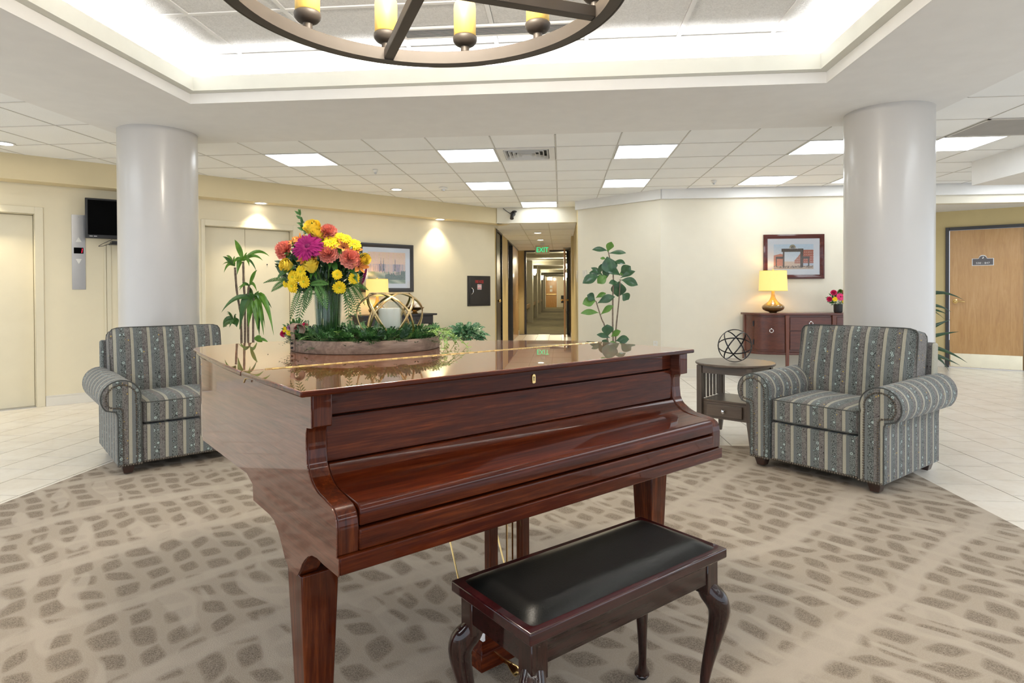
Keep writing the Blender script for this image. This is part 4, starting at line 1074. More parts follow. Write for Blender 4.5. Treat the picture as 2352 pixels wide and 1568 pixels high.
# ================================================================== ROUND SIDE TABLE
TX, TY, TH = 1.43, 5.22, .640
tb = thing('side_table', 'round brown side table with one drawer left of the right armchair', 'side table', (TX, TY, .0037), math.radians(-38))
MB().lathe([(.28, TH-.022), (.306, TH-.020), (.312, TH-.014), (.312, TH-.005), (.308, TH)], 64).build('tabletop', M['wood_table'], tb, smooth=True, ang=30)
q = .205
for sx_, sy_ in ((-1, -1), (1, -1), (-1, 1), (1, 1)):
    mb = MB(); x, y = sx_*q, sy_*q
    mb.taper((x, y), (x, y), (.022, .022), (.022, .022), .20, TH-.022)
    mb.taper((x+sx_*.020, y+sy_*.020), (x, y), (.012, .012), (.022, .022), .0085, .20)
    mb.build('leg', M['wood_table_z'], tb, bevel=.002, seg=1)
for sy_ in (-1, 1):
    rbox(-q+.022, q-.022, sy_*q-.010, sy_*q+.010, TH-.085, TH-.0225, 'apron', M['wood_table'], tb, .001, 1)
for sx_ in (-1, 1):
    rbox(sx_*q-.010, sx_*q+.010, -q+.022, q-.022, TH-.085, TH-.0225, 'apron', M['wood_table'], tb, .001, 1)
    sm = MB().box(-.006, .006, -.013, .013, 0, .215).data('slat', M['wood_table_z'])
    for k_ in range(5): put('slat', sm, tb, (sx_*q, -.125+k_*.0625, TH-.300))
rbox(-q+.01, q-.01, -q+.01, q-.01, .325, .340, 'shelf', M['wood_table'], tb, .002, 1)
rbox(-q+.02, q-.02, -q+.012, q-.01, .19, .324, 'drawer_case', M['wood_table'], tb, .001, 1)
dr = rbox(-.145, .145, -q-.010, -q+.011, .212, .308, 'drawer', M['wood_table'], tb, .005, 3)
mb = MB(); mb.M = Matrix.Translation((0, -q-.010, .26)) @ Matrix.Rotation(PI/2, 4, 'X'); mb.lathe([(.006, 0), (.006, .010), (.014, .016), (.017, .024), (.012, .031), (.002, .033)], 20); mb.build('knob', M['chrome'], dr, smooth=True)
# black sphere ornament made of rings
ob = thing('ring_sphere_ornament', 'black metal ring sphere standing on the round side table', 'ornament', (1.41, 5.15, TH+.1425))
for (ax, ay, r) in ((88, 4, .132), (76, -24, .1315), (24, -15, .131), (60, 52, .1305), (122, 52, .130)):
    Rm = Matrix.Rotation(math.radians(ay), 3, 'Z') @ Matrix.Rotation(math.radians(ax), 3, 'X')
    mb = MB(); mb.tube([Rm @ Vector((r*math.cos(a), r*math.sin(a), 0)) for a in [2*PI*i/56 for i in range(56)]], .0055, 8, True, upv=lambda p: p.normalized(), flat=.45)
    mb.build('ring', M['black_metal'], ob, smooth=True)
# small figure on the shelf: jack shaped ornament
jk = thing('jack_ornament', 'small dark metal jack ornament on the side table shelf', 'ornament', (1.53, 5.06, .3437+.0475))
for d_ in ((.05, .02, .045), (-.05, .03, -.036), (.02, -.06, -.034)):
    mb = MB(); a = Vector(d_); mb.tube([-a*.9, a*.9], .007, 8, rs=[.009, .006]); mb.build('arm', M['black_metal'], jk, smooth=True)
for d_ in ((-.046, -.018, -.030), (.045, -.027, .030)):
    mb = MB(); mb.sphere(d_, .010); mb.build('tip', M['black_metal'], jk, smooth=True)

# ================================================================== SIDEBOARD (right wall)
SBX, SBW, SBH = 3.32, 1.52, .925
sb = thing('sideboard', 'curved cherry wood sideboard against the right wall under the picture', 'sideboard', (SBX, 8.975, 0))
def bow(x, o=0):                                   # front line: flat centre, curved ends
    a = abs(x); w = SBW/2+o
    if a <= .27: return -.44-o
    t = min(1, (a-.27)/(w-.27)); return -(.44+o)*math.sqrt(max(0, 1-t**2.2))*.72-.28*(.44+o)*(1-t*0) if False else -((.10)+(.34+o)*math.sqrt(max(0, 1-t**2.4)))
def bowpoly(o, n=28, back=0):
    w = SBW/2+o; xs = [-w+2*w*i/n for i in range(n+1)]
    return [(x, bow(x, o)) for x in xs] + [(w, back), (-w, back)]
MB().prism(bowpoly(.022), SBH-.028, SBH).build('top', M['wood_side'], sb, bevel=.004, seg=2)
MB().prism(bowpoly(-.008), .40, SBH-.029).build('body', M['wood_side'], sb, bevel=.002, seg=1)
MB().prism(bowpoly(.004), .365, .399).build('base_moulding', M['wood_side'], sb, bevel=.006, seg=2)
for x in (-.30, .30):
    mb = MB().taper((x, bow(x)-.002), (x, bow(x)-.002), (.017, .015), (.026, .020), 0.001, SBH-.0295); mb.build('leg', M['wood_side_z'], sb, bevel=.002, seg=1)
for x in (-SBW/2+.012, SBW/2-.012):
    mb = MB().taper((x, -.085), (x, -.085), (.012, .018), (.016, .024), 0.001, SBH-.0295); mb.build('leg', M['wood_side_z'], sb, bevel=.002, seg=1)
    mb = MB().taper((x, -.025), (x, -.025), (.012, .014), (.016, .020), 0.001, .366); mb.build('leg', M['wood_side_z'], sb)
def curved_panel(x0, x1, z0, z1, name, mat, th=.008, e=.006):
    n = 14; f = [(x0+(x1-x0)*i/n, bow(x0+(x1-x0)*i/n)-th-e) for i in range(n+1)]; b_ = [(x, y+th) for x, y in f][::-1]
    return MB().prism(f+b_, z0, z1).build(name, mat, sb, bevel=.002, seg=1)
def ring_handle(parent, x, y, z):
    mb = MB(); mb.M = Matrix.Translation((x, y, z)); mb.tube([(.024*math.sin(a), -.008, -.026+.024*math.cos(a)) for a in [2*PI*i/24 for i in range(24)]], .0045, 8, True); mb.sphere((0, -.004, .002), .008, 8, 6)
    mb.build('ring_handle', M['chrome'], parent, smooth=True)
for s in (-1, 1):
    x0, x1 = (-.685, -.335) if s < 0 else (.335, .685)
    d = curved_panel(x0, x1, .43, SBH-.055, 'door', M['wood_side'], .010, -.002); xm = s*.50; ring_handle(d, xm, bow(xm)-.010, .715)
    for z in (.53, .78): MB().box(s*.695-.006, s*.695+.006, bow(s*.69)-.012, bow(s*.69)+.01, z-.035, z+.035).build('hinge', M['black_metal'], d)
for (z0, z1) in ((.695, SBH-.055), (.435, .680)):
    d = rbox(-.265, .265, bow(0)-.010, bow(0)+.004, z0, z1, 'drawer', M['wood_side'], sb, .002, 1); ring_handle(d, 0, bow(0)-.012, (z0+z1)/2+.03)

# lamps
def lamp(x, y, z, lab, s=1.0, pw=9):
    t = thing('table_lamp', lab, 'lamp', (x, y, z), 0, 'amber table lamps with yellow shades')
    pr = [(.045, 0), (.048, .004), (.052, .010), (.095, .022), (.130, .042), (.145, .066), (.147, .078), (.140, .096), (.118, .116), (.088, .136), (.060, .160), (.040, .190), (.028, .225), (.023, .262), (.021, .290)]
    MB().lathe([(r*s, z_*s) for r, z_ in pr], 40).build('base', M['amber'], t, smooth=True, ang=60)
    MB().lathe([(.023*s, .290*s), (.023*s, .302*s)], 20).build('collar', M['brass'], t)
    mb = MB(); mb.tube([(0, 0, .30*s), (0, 0, .585*s)], .005, 8); mb.sphere((0, 0, .592*s), .011*s, 10, 6); mb.build('finial', M['brass'], t, smooth=True)
    mb = MB(); n = 48; pts = [(.184*s, .300*s), (.174*s, .575*s), (.172*s, .575*s), (.182*s, .300*s), (.184*s, .300*s)]
    mb.lathe(pts, n, cap=False); sh = mb.build('shade', M['shade'], t, smooth=True, ang=60)
    mb = MB(); mb.tube([(.184*s*math.cos(2*PI*i/48), .184*s*math.sin(2*PI*i/48), .301*s) for i in range(48)], .003, 6, True); mb.tube([(.173*s*math.cos(2*PI*i/48), .173*s*math.sin(2*PI*i/48), .575*s) for i in range(48)], .0025, 6, True); mb.build('shade_trim', M['rose_y'], sh, smooth=True)
    point('lamp_bulb', (x, y, z+.43*s), pw, (1, .72, .34), .04)
    return t
lamp(2.905, 8.74, SBH, 'amber glass table lamp with yellow shade on the cherry sideboard', 1.0, 3.5)

def frame_pic(lab, Mx, w, h, fw_, matw, fmat, paint, nx, ny, cat='picture', fd=.025):
    t = thing('framed_picture', lab, cat); t.matrix_world = Mx
    mb = MB()
    def ring(o0, o1, y0, y1, y2):       # profile step
        a = [(-w/2+o0, -h/2+o0), (w/2-o0, -h/2+o0), (w/2-o0, h/2-o0), (-w/2+o0, h/2-o0)]; b_ = [(-w/2+o1, -h/2+o1), (w/2-o1, -h/2+o1), (w/2-o1, h/2-o1), (-w/2+o1, h/2-o1)]
        vs = [(x, y0, z) for x, z in a] + [(x, y1, z) for x, z in a] + [(x, y2, z) for x, z in b_] + [(x, y0, z) for x, z in b_]
        mb.add(vs, [f for i in range(4) for j in [(i+1) % 4] for f in ((i, j, 4+j, 4+i), (4+i, 4+j, 8+j, 8+i), (8+i, 8+j, 12+j, 12+i), (12+i, 12+j, j, i))])
    ring(0, fw_*.35, -.001, -fd, -fd*1.15); ring(fw_*.3505, fw_*.75, -.001, -fd*1.15, -fd*.75); ring(fw_*.7505, fw_, -.001, -fd*.72, -fd*.45)
    mb.build('frame', fmat, t, bevel=.0015, seg=1)
    MB().box(-w/2+fw_, w/2-fw_, -.006, -.003, -h/2+fw_, h/2-fw_).build('mat_board', M['mat_board'], t)
    pw_, ph_ = w/2-fw_-matw[0], h/2-fw_-matw[1]
    g_ = MB().grid(lambda u, v: (-pw_+2*pw_*u, -.0075, -ph_+2*ph_*v), nx, ny)
    me = g_.data('print', M['print'], recalc=False); ca = me.color_attributes.new('Col', 'FLOAT_COLOR', 'POINT')
    for k in range(len(me.vertices)):
        u, v = (k % (nx+1))/nx, (k//(nx+1))/ny; ca.data[k].color = (*lin(paint(u, v)), 1)
    put('print', me, t)
    MB().box(-w/2+fw_, w/2-fw_, -.0105, -.009, -h/2+fw_, h/2-fw_).build('glazing', M['pic_glass'], t)
    return t
def mkprint():
    t = NT('printed_picture'); a = t.node('ShaderNodeVertexColor', layer_name='Col'); t.base(a.outputs[0]); t.set(Roughness=.5); return t.m
M['print'] = mkprint()
tg = NT('thin_picture_glass'); tg.n.remove(tg.b); gl = tg.node('ShaderNodeBsdfGlossy'); gl.inputs['Roughness'].default_value = .02; tr = tg.node('ShaderNodeBsdfTransparent'); fr_ = tg.node('ShaderNodeFresnel'); fr_.inputs[0].default_value = 1.35; mx = tg.node('ShaderNodeMixShader')
tg.link(fr_.outputs[0], mx.inputs[0]); tg.link(tr.outputs[0], mx.inputs[1]); tg.link(gl.outputs[0], mx.inputs[2]); tg.link(mx.outputs[0], tg.n['Material Output'].inputs[0]); M['pic_glass'] = tg.m
def h1(*a):
    x = math.sin(sum(v*k for v, k in zip(a, (127.1, 311.7, 74.7))))*43758.5453; return x-math.floor(x)
def paint_arch(u, v):
    n = h1(int(u*90), int(v*60))
    sky = (236-30*v, 236-12*v, 238) if v > .3 else (226, 205, 185)
    c = tuple(a-6+12*n for a in sky)
    if v < .13: c = (214-20*n, 190-20*n, 165-15*n)
    def inr(a, b, lo, hi): return a <= u <= b and lo <= v <= hi
    if u > .74 and .22 < v < .78: c = (178+20*n, 98+20*n, 78+10*n); c = (235, 225, 205) if (int(u*58) % 3 == 0 and int(v*42) % 4 == 0) else c
    if .52 < u <= .74 and .22 < v < .30+.45*(u-.50)/.24: c = (190+15*n, 125+20*n, 105+15*n); c = (230, 215, 200) if (int(u*70) % 3 == 0 and int(v*42) % 4 == 0) else c
    if u < .24 and .13 < v < .62-.4*abs(u-.17): c = (190+25*n, 130+20*n, 108+15*n)
    if .13 < v < .24 and u > .74: c = (200, 205, 215)
    br = (72+40*n, 60+34*n, 48+28*n)
    if inr(.20, .75, .70, .82) or inr(.23, .27, .08, .70) or inr(.67, .74, .08, .70): c = br
    if inr(.05, .25, .42, .50) or inr(.05, .075, .1, .42) or inr(.70, .90, .42, .50) or inr(.865, .895, .1, .42): c = br
    d = math.hypot((u-.475)/.085, (v-.83)/.16)
    if v > .82 and d < 1: c = (150+30*n, 140+30*n, 115+20*n) if d > .55 else (95, 88, 70)
    if .14 > v > .04 and n > .70: c = (70, 60, 60)
    return c
def paint_birch(u, v):
    n = h1(int(u*110), int(v*80)); c = (232+20*n, 205+20*n, 180+16*n)
    if v > .55: c = (238+16*n, 208+18*n, 176+22*n)
    if .38 < v <= .62: k = abs(math.sin(u*14)*.5+.5); c = (140+70*k+20*n, 135+60*k+20*n, 168+30*k)
    if v <= .38: s_ = math.sin((u*1.0+v*1.6)*16); c = (168+30*s_+18*n, 180+24*s_+14*n, 158+24*s_+14*n)
    if u > .45 and v < .36-(.75-u)*.25 and v > .12: c = (95+50*n, 115+40*n, 105+40*n)
    for k in range(24):
        x = (k*.6180339) % 1; b_ = .26+.18*((k*.37) % 1)
        if abs(u-x-(v-.5)*.01) < .0075 and v > b_: c = (248, 222-14*n, 205-10*n) 
    for x in (.34, .41, .72):
        if abs(u-x) < .018*(1-(v-.35)/.5) and .4 < v < .85: c = (78, 100, 108)
    return c
frame_pic('cherry framed archway print above the sideboard, behind the lamp', Matrix.Translation((3.268, 8.998, 1.705)), .825, .625, .058, (.085, .080), M['wood_frame_red'], paint_arch, 150, 100)
# small word over the arch
ap = [o for o in bpy.data.objects if o.name.startswith('framed_picture')][0]
text('print_lettering', 'WELCOME', .030, M['white_print'], ap, Matrix.Translation((-.012, -.0082, .118)) @ FACE_NY, .0002)
frame_pic('black framed birch grove painting on the elevator wall, behind the bouquet', Matrix.Translation(ew(4.634, -.001, 1.610)) @ Matrix.Rotation(EA, 4, 'Z'), .955, .745, .060, (.085, .070), M['dark_frame'], paint_birch, 170, 120)

def dome_flowers(name, lab, x, y, z, potlab=None):
    pass
# ---- elevator wall fittings
cs = thing('elevator_call_station', 'tall brushed steel elevator call plate with arrows and red floor number', 'call station', ew(.684, -.001, 1.70), EA)
rbox(-.064, .064, -.006, 0, -.42, .42, 'plate', M['steel'], cs, .001, 1)
MB().prism([(-.030, .115), (.030, .115), (0, .170)], -.011, -.006, 'y').build('up_arrow', M['white_plastic'], cs, bevel=.002, seg=1)
MB().prism([(-.030, -.075), (0, -.135), (.030, -.075)], -.011, -.006, 'y').build('down_arrow', M['white_plastic'], cs, bevel=.002, seg=1)
dsp = rbox(-.045, .045, -.009, -.006, -.015, .052, 'display', M['screen'], cs, .001, 1)
M['led_red'] = emit('red_led', (.9, .02, .06), 1.3)
mb = MB(); mb.prism([(.026, -.006), (.032, -.006), (.0345, .016), (.0285, .016)], -.0100, -.0092, 'y'); mb.prism([(.029, .019), (.035, .019), (.038, .042), (.032, .042)], -.0100, -.0092, 'y'); mb.build('digit', M['led_red'], dsp)
mb = MB(); mb.sphere((0, -.006, .395), .004, 8, 4); mb.sphere((0, -.006, -.395), .004, 8, 4); mb.build('screw', M['chrome'], cs)
fs_ = thing('fire_service_plate', 'narrow steel plate with round red symbol just left of the left column', 'plate', ew(1.105, -.001, 1.18), EA)
rbox(-.045, .045, -.005, 0, -.26, .26, 'plate', M['steel'], fs_, .001, 1)
mb = MB(); mb.M = Matrix.Translation((0, -.005, .13)) @ Matrix.Rotation(PI/2, 4, 'X'); mb.lathe([(.034, 0), (.034, .0015)], 24); mb.build('red_symbol', M['red_print'], fs_)
mb = MB(); mb.M = Matrix.Translation((0, -.0067, .13)); mb.box(-.020, .020, -.0005, .0005, -.010, .010); mb.build('white_symbol', M['white_print'], fs_)
# television on a wall bracket, turned a little
tv = thing('television', 'black wall mounted television left of the left column', 'television', ew(.727+.335, -.14, 2.08), EA+math.radians(-6))
rbox(-.33, .33, -.03, .02, -.225, .225, 'housing', M['black_plastic'], tv, .006, 2)
MB().box(-.305, .305, -.0315, -.0302, -.185, .205).build('screen', M['screen'], tv)
MB().box(-.29, -.26, -.0312, -.0302, -.204, -.199).box(-.25, -.22, -.0312, -.0302, -.204, -.199).build('logo_mark', M['white_print'], tv)
MB().box(-.06, .06, .02, .13, -.06, .06).box(.17, .21, .0, .13, -.40, -.06).build('wall_bracket', M['black_metal'], tv)
bx = thing('media_box', 'small black media box on the bracket under the television', 'set-top box', ew(1.09, -.14, 1.80), EA)
rbox(-.12, .12, -.08, .05, 0, .028, 'housing', M['black_plastic'], bx, .003, 1)
MB().box(-.13, .13, -.09, .06, -.012, -.001).build('shelf', M['black_metal'], bx)
mb = MB(); p_ = catmull([(-.10, .02, .05), (-.19, 0, .0), (-.235, 0, -.035), (-.17, 0, -.02), (-.12, 0, .005)], 6); mb.tube(p_, .003, 5); mb.build('cable', M['black_plastic'], bx, smooth=True)
# fire hose cabinet
fh = thing('fire_hose_cabinet', 'black fire hose cabinet door on the wall left of the corridor', 'cabinet', ew(6.466, -.001, 1.2475), EA)
rbox(-.257, .257, -.012, 0, -.263, .263, 'frame', M['dark_frame'], fh, .003, 1)
dd = rbox(-.215, .215, -.020, -.0125, -.228, .228, 'door', M['dark_frame'], fh, .003, 1)
mb = MB(); mb.tube(catmull([(-.175, -.02, -.055), (-.165, -.045, -.03), (-.160, -.05, 0), (-.165, -.045, .03), (-.175, -.02, .055)], 4), .007, 8); mb.build('handle', M['chrome'], dd, smooth=True)
text('lettering', 'FIRE HOSE', .075, M['red_print'], dd, Matrix.Translation((.0, -.0212, .158)) @ FACE_NY, .0004, .55)
MB().box(-.045, .045, -.0212, -.0202, .025, .115).build('label', M['white_print'], dd)
MB().box(-.038, .038, -.0218, -.0213, .078, .106).box(-.038, .038, -.0218, -.0213, .034, .062).build('label_print', M['red_print'], dd)
MB().box(-.03, .03, -.0222, -.0219, .085, .097).box(-.03, .03, -.0222, -.0219, .042, .046).box(-.03, .03, -.0222, -.0219, .050, .054).build('label_lines', M['white_print'], dd)
# security camera with cable on the header
sc_ = thing('security_camera', 'small dark dome camera on the header left of the corridor opening', 'camera', (-.82, 10.649, 2.575))
mb = MB(); mb.M = Matrix.Rotation(PI/2, 4, 'X'); mb.lathe([(.045, 0), (.045, .02), (.03, .05)], 20); mb.build('mount', M['black_plastic'], sc_, smooth=True)
mb = MB(); mb.tube([(0, -.05, 0), (-.01, -.08, -.045), (-.01, -.11, -.09)], .03, 12, rs=[.028, .03, .034]); mb.build('body', M['black_plastic'], sc_, smooth=True)
mb = MB(); mb.sphere((.03, -.06, .035), .045, 14, 8, .45); mb.build('cap', M['black_plastic'], sc_, smooth=True)
mb = MB(); mb.tube(catmull([(-.03, -.02, .0), (-.10, -.01, .045), (-.17, -.01, .10)], 5), .005, 6); mb.build('cable', M['black_plastic'], sc_, smooth=True)
# thermostat and switch
ts = thing('wall_thermostat', 'small beige thermostat on the wall left of the fiddle-leaf plant', 'thermostat'); ts.matrix_world = AW @ Matrix.Translation((.150, -.001, 1.515))
rbox(-.035, .035, -.03, 0, -.055, .055, 'housing', M['base_white'], ts, .004, 2); MB().box(.0, .006, -.031, -.0302, -.01, .03).build('slot', M['steel'], ts)
sw = thing('light_switch', 'white switch plate on the corner edge of the corridor opening', 'switch', (.278, 10.35, 1.48))
MB().box(-.006, 0, -.06, .06, -.10, .10).build('plate', M['white_plastic'], sw, bevel=.002, seg=1); MB().box(-.010, -.006, -.012, .012, -.03, .03).build('rocker', M['white_plastic'], sw)
ol = thing('wall_outlet', 'white wall outlet low behind the fiddle-leaf plant', 'outlet'); ol.matrix_world = AW @ Matrix.Translation((1.45, -.001, .45))
MB().box(-.035, .035, -.006, 0, -.058, .058).build('plate', M['white_plastic'], ol, bevel=.002, seg=1); MB().box(-.016, .016, -.009, -.006, .01, .04).box(-.016, .016, -.009, -.006, -.04, -.01).build('socket', M['base_white'], ol)

# ================================================================== CONSOLE TABLE by the elevator wall
ct = thing('console_table', 'dark espresso console table below the birch painting', 'console table', ew(4.62, -.24, 0), EA)
CH = .90
rbox(-.66, .66, -.19, .20, CH-.028, CH, 'top', M['wood_dark'], ct, .003, 1)
rbox(-.60, .60, -.165, .19, CH-.16, CH-.029, 'apron', M['wood_dark'], ct, .002, 1)
for x in (-.3, .3):
    d = rbox(-.27+x, .27+x, -.175, -.166, CH-.148, CH-.042, 'drawer', M['wood_dark'], ct, .002, 1)
    mb = MB(); mb.sphere((x, -.186, CH-.095), .012, 10, 6); mb.build('knob', M['bronze'], d, smooth=True)
for x, y in ((-.57, -.14), (.57, -.14), (-.57, .165), (.57, .165)): MB().taper((x, y), (x, y), (.018, .018), (.026, .026), 0.001, CH-.161).build('leg', M['wood_dark'], ct)
rbox(-.55, .55, -.13, .16, .17, .19, 'shelf', M['wood_dark'], ct, .002, 1)
lp = ew(4.33, -.24); lamp(lp.x, lp.y, CH, 'amber glass table lamp with yellow shade, on the dark console behind the bouquet', .92, 4)
bp = ew(4.99, -.24)
bo = thing('footed_bowl', 'brown footed bowl on the dark console behind the gold lantern', 'bowl', (bp.x, bp.y, CH))
MB().lathe([(.045, 0), (.05, .008), (.028, .03), (.06, .045), (.13, .075), (.15, .098), (.144, .098), (.10, .07), (.02, .05)], 36).build('bowl_body', M['gold'], bo, smooth=True, ang=60)
for i, (dx, dy, r) in enumerate(((-.05, 0, .045), (.04, -.03, .042), (.02, .05, .043), (0, 0, .04))):
    mb = MB(); mb.sphere((0, 0, 0), r, 14, 9); o = mb.build('decorative_ball', M['candle'] if i % 2 else M['leather_brown'], None, smooth=True, loc=(bp.x+dx, bp.y+dy, CH+.098+(0 if i < 3 else .055)))
    tag(o, ['cream ball at the left of the brown bowl', 'brown ball at the right front of the brown bowl', 'cream ball at the back of the brown bowl', 'topmost brown ball in the brown bowl'][i] if False else
        ['brown ball at the left in the footed bowl', 'ivory ball at the front in the footed bowl', 'brown ball at the back in the footed bowl', 'ivory ball on top in the footed bowl'][i], 'ball', 'balls in the footed bowl')

# ================================================================== CHANDELIER
CHX, CHY, CHZ, CR = -.487, 2.176, 2.30, .731
cd = thing('ring_chandelier', 'large bronze ring chandelier with glowing candle shades', 'chandelier', (CHX, CHY, CHZ))
mb = MB(); n = 128; vs = []; r0, r1, hh = CR-.050, CR, .056
mb.lathe([(r0, 0), (r1, 0), (r1, hh), (r0, hh), (r0, 0)], n, cap=False); mb.build('ring', M['bronze'], cd, bevel=.002, seg=1, smooth=True)
mb = MB(); mb.lathe([(r1+.0, .0), (r1+.006, .0), (r1+.006, .006), (r1, .006), (r1, 0)], n, cap=False); mb.build('ring_lip', M['bronze'], cd, smooth=True)
for k in range(2):
    a = math.radians(115.8 - 91.2*k)
    mb = MB(); mb.M = Matrix.Rotation(a, 4, 'Z'); L_ = r0+.001
    if k == 0: mb.box(-L_, L_, -.022, .022, .004, .048)
    else: mb.box(-L_, -.0225, -.022, .022, .004, .048).box(.0225, L_, -.022, .022, .004, .048)
    mb.build('cross_bar', M['bronze'], cd, bevel=.002, seg=1)
mb = MB(); mb.tube([(0, 0, .048), (0, 0, TZ-CHZ-.03)], .012, 12); mb.build('stem', M['bronze'], cd, smooth=True)
MB().lathe([(.07, TZ-CHZ-.03), (.07, TZ-CHZ-.001)], 28).build('canopy', M['bronze'], cd, smooth=True)
cup = MB().lathe([(.020, 0), (.020, .027), (.030, .029), (.044, .037), (.0545, .050), (.0570, .062), (.0560, .070), (.052, .074), (.045, .0745)], 28).data('cup', M['bronze'], True, 50)
cg = MB().lathe([(.046, .0), (.0515, .004), (.0525, .130), (.050, .150), (.042, .162), (.028, .168), (.010, .166)], 32).data('candle_shade', M['candle_glass'], True, 60)
NC = 12
for k in range(NC):
    a = math.radians(26.5+30*k); x, y = (CR-.025)*math.cos(a), (CR-.025)*math.sin(a)
    put('cup', cup, cd, (x, y, hh)); put('candle_shade', cg, cd, (x, y, hh+.0745))
for k in range(4): point('chandelier_glow', (CHX+.16*math.cos(k*PI/2+.4), CHY+.16*math.sin(k*PI/2+.4), CHZ+.46), CHAND_E, (1, .9, .75), .06)

# ================================================================== TRAY CENTREPIECE ON THE PIANO
random.seed(21)
TRX, TRY, LZ = -.795, 2.472, 1.0037
tr = thing('round_serving_tray', 'round weathered wood tray with brown leather strap handles on the piano lid', 'tray', (TRX, TRY, LZ+.0012), PA)
MB().lathe([(.285, 0), (.285, .010)], 64).build('tray_base', M['wood_tray'], tr, smooth=True, ang=30)
mb = MB(); mb.lathe([(.286, .0), (.296, .0), (.298, .006), (.298, .044), (.296, .047), (.288, .047), (.286, .044), (.286, 0)], 72, cap=False); mb.build('tray_wall', M['wood_tray'], tr, smooth=True, ang=40)
for s, az in ((1, math.radians(176)), (-1, math.radians(-4))):
    hm = MB(); hm.M = Matrix.Rotation(az, 4, 'Z') @ Matrix.Diagonal((1, 1, 1 if s > 0 else .68, 1))
    cpts = catmull([(.3005, 0, .004), (.3005, 0, .05), (.303, 0, .085), (.300, 0, .102), (.285, 0, .108), (.268, 0, .100), (.262, 0, .082), (.266, 0, .068)], 5)
    def hf(u, v, cp=cpts):
        k = v*(len(cp)-1); i = min(len(cp)-2, int(k)); f = k-i; p = [a+(b-a)*f for a, b in zip(cp[i], cp[i+1])]
        wd = .023 if v < .35 else .030+.004*math.sin(v*3)
        return (p[0], (u-.5)*2*wd, p[2])
    hm.grid(hf, 6, 40); h_ = hm.build('strap_handle', M['leather_brown'], tr, smooth=True)
    so = h_.modifiers.new('thick', 'SOLIDIFY'); so.thickness = .0035
    rv = MB(); rv.M = Matrix.Rotation(az, 4, 'Z')
    for z in (.015, .032): rv.sphere((.3035, 0, z), .0045, 10, 6)
    rv.build('rivet', M['black_metal'], h_, smooth=True)
# greenery bed: one mass of small sprigs nobody could count
def sprig(mb, p, d, L, n, lw, ll):
    p = Vector(p); d = Vector(d).normalized(); side = d.cross(Vector((0, 0, 1))).normalized() if abs(d.z) < .95 else Vector((1, 0, 0)); upd = side.cross(d)
    for k in range(n):
        t = (k+1)/n; q = p + d*L*t + Vector((0, 0, -.25*L*t*t)); 
        for s in (-1, 1):
            dd = (d*.6+side*s*.8+upd*random.uniform(-.2, .4)).normalized()*ll*(1-.5*t); w = dd.cross(upd).normalized()*lw*(1-.4*t)
            mb.add([q, q+dd*.5+w, q+dd, q+dd*.5-w], [(0, 1, 2, 3)])
def greenery(name, mat, cnt, seed, rr=(.05, .285), ll=.022, lw=.004, zr=(.02, .065), lab='', parent=None):
    random.seed(seed); mb = MB()
    for k in range(cnt):
        a = random.random()*2*PI; r = math.sqrt(random.random())*(rr[1]-rr[0])+rr[0]
        # keep clear of the vase and the lantern foot
        x, y = r*math.cos(a), r*math.sin(a)
        z = random.uniform(*zr)*(1-.25*(r/rr[1]))
        d = (math.cos(a)*random.uniform(.1, 1)+random.uniform(-.6, .6), math.sin(a)*random.uniform(.1, 1)+random.uniform(-.6, .6), random.uniform(.0, .9))
        sprig(mb, (x, y, z), d, random.uniform(.04, .075), 7, lw, ll)
    return mb.build(name, mat, None, loc=(TRX, TRY, LZ+.008), recalc=False)
tag(stuff(greenery('tray_greenery', M['tray_green'], 620, 5)), 'bed of small mixed green foliage filling the wooden tray', 'foliage')
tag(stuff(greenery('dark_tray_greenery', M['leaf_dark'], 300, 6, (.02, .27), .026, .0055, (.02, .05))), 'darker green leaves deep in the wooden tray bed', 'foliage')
# fern and feather sprays
def frond(L, mat, npair=16, w=.035, droop=.4, name='frond', wid=.0045):
    mb = MB()
    def P(t): return Vector((L*t*(1-.12*droop*t), 0, L*(.18*t-droop*t*t)))
    mb.tube([P(t/10) for t in range(11)], .0012, 4)
    for k in range(1, npair+1):
        t = k/(npair+.5); p = P(t); tg = (P(min(1, t+.02))-P(t-.02)).normalized()
        ln = w*math.sin(PI*min(1, (t*.92+.10)))**.8+.003
        for s in (-1, 1):
            d = (tg*.55+Vector((0, s, .06))).normalized(); q = p+d*ln; wv_ = tg*wid*(1-.3*t)
            mb.add([p-wv_*.6, p+d*ln*.45-wv_, q, p+d*ln*.45+wv_], [(0, 1, 2, 3)])
    return mb.data(name, mat, recalc=False)
fr_l = frond(.10, M['tray_green_l'], 11, .022, .35, 'frond'); fr_m = frond(.16, M['fern'], 16, .032, .55, 'frond'); fr_d = frond(.15, M['leaf_dark'], 14, .024, .7, 'frond')
LABT = 'small light green fern sprig sticking out of the tray greenery'
for k in range(26):
    a = random.uniform(-2.6, .7); r = random.uniform(.13, .25); ca, sa = math.cos(a), math.sin(a)
    o = put('fern_sprig', random.choice((fr_l, fr_l, fr_m)), None, (TRX+r*ca, TRY+r*sa, LZ+.045), (random.uniform(-.4, .4), random.uniform(-.7, -.1), a+random.uniform(-.7, .7)), scale=(.75,)*3)
    tag(o, LABT, 'fern', 'fern sprigs in the tray')
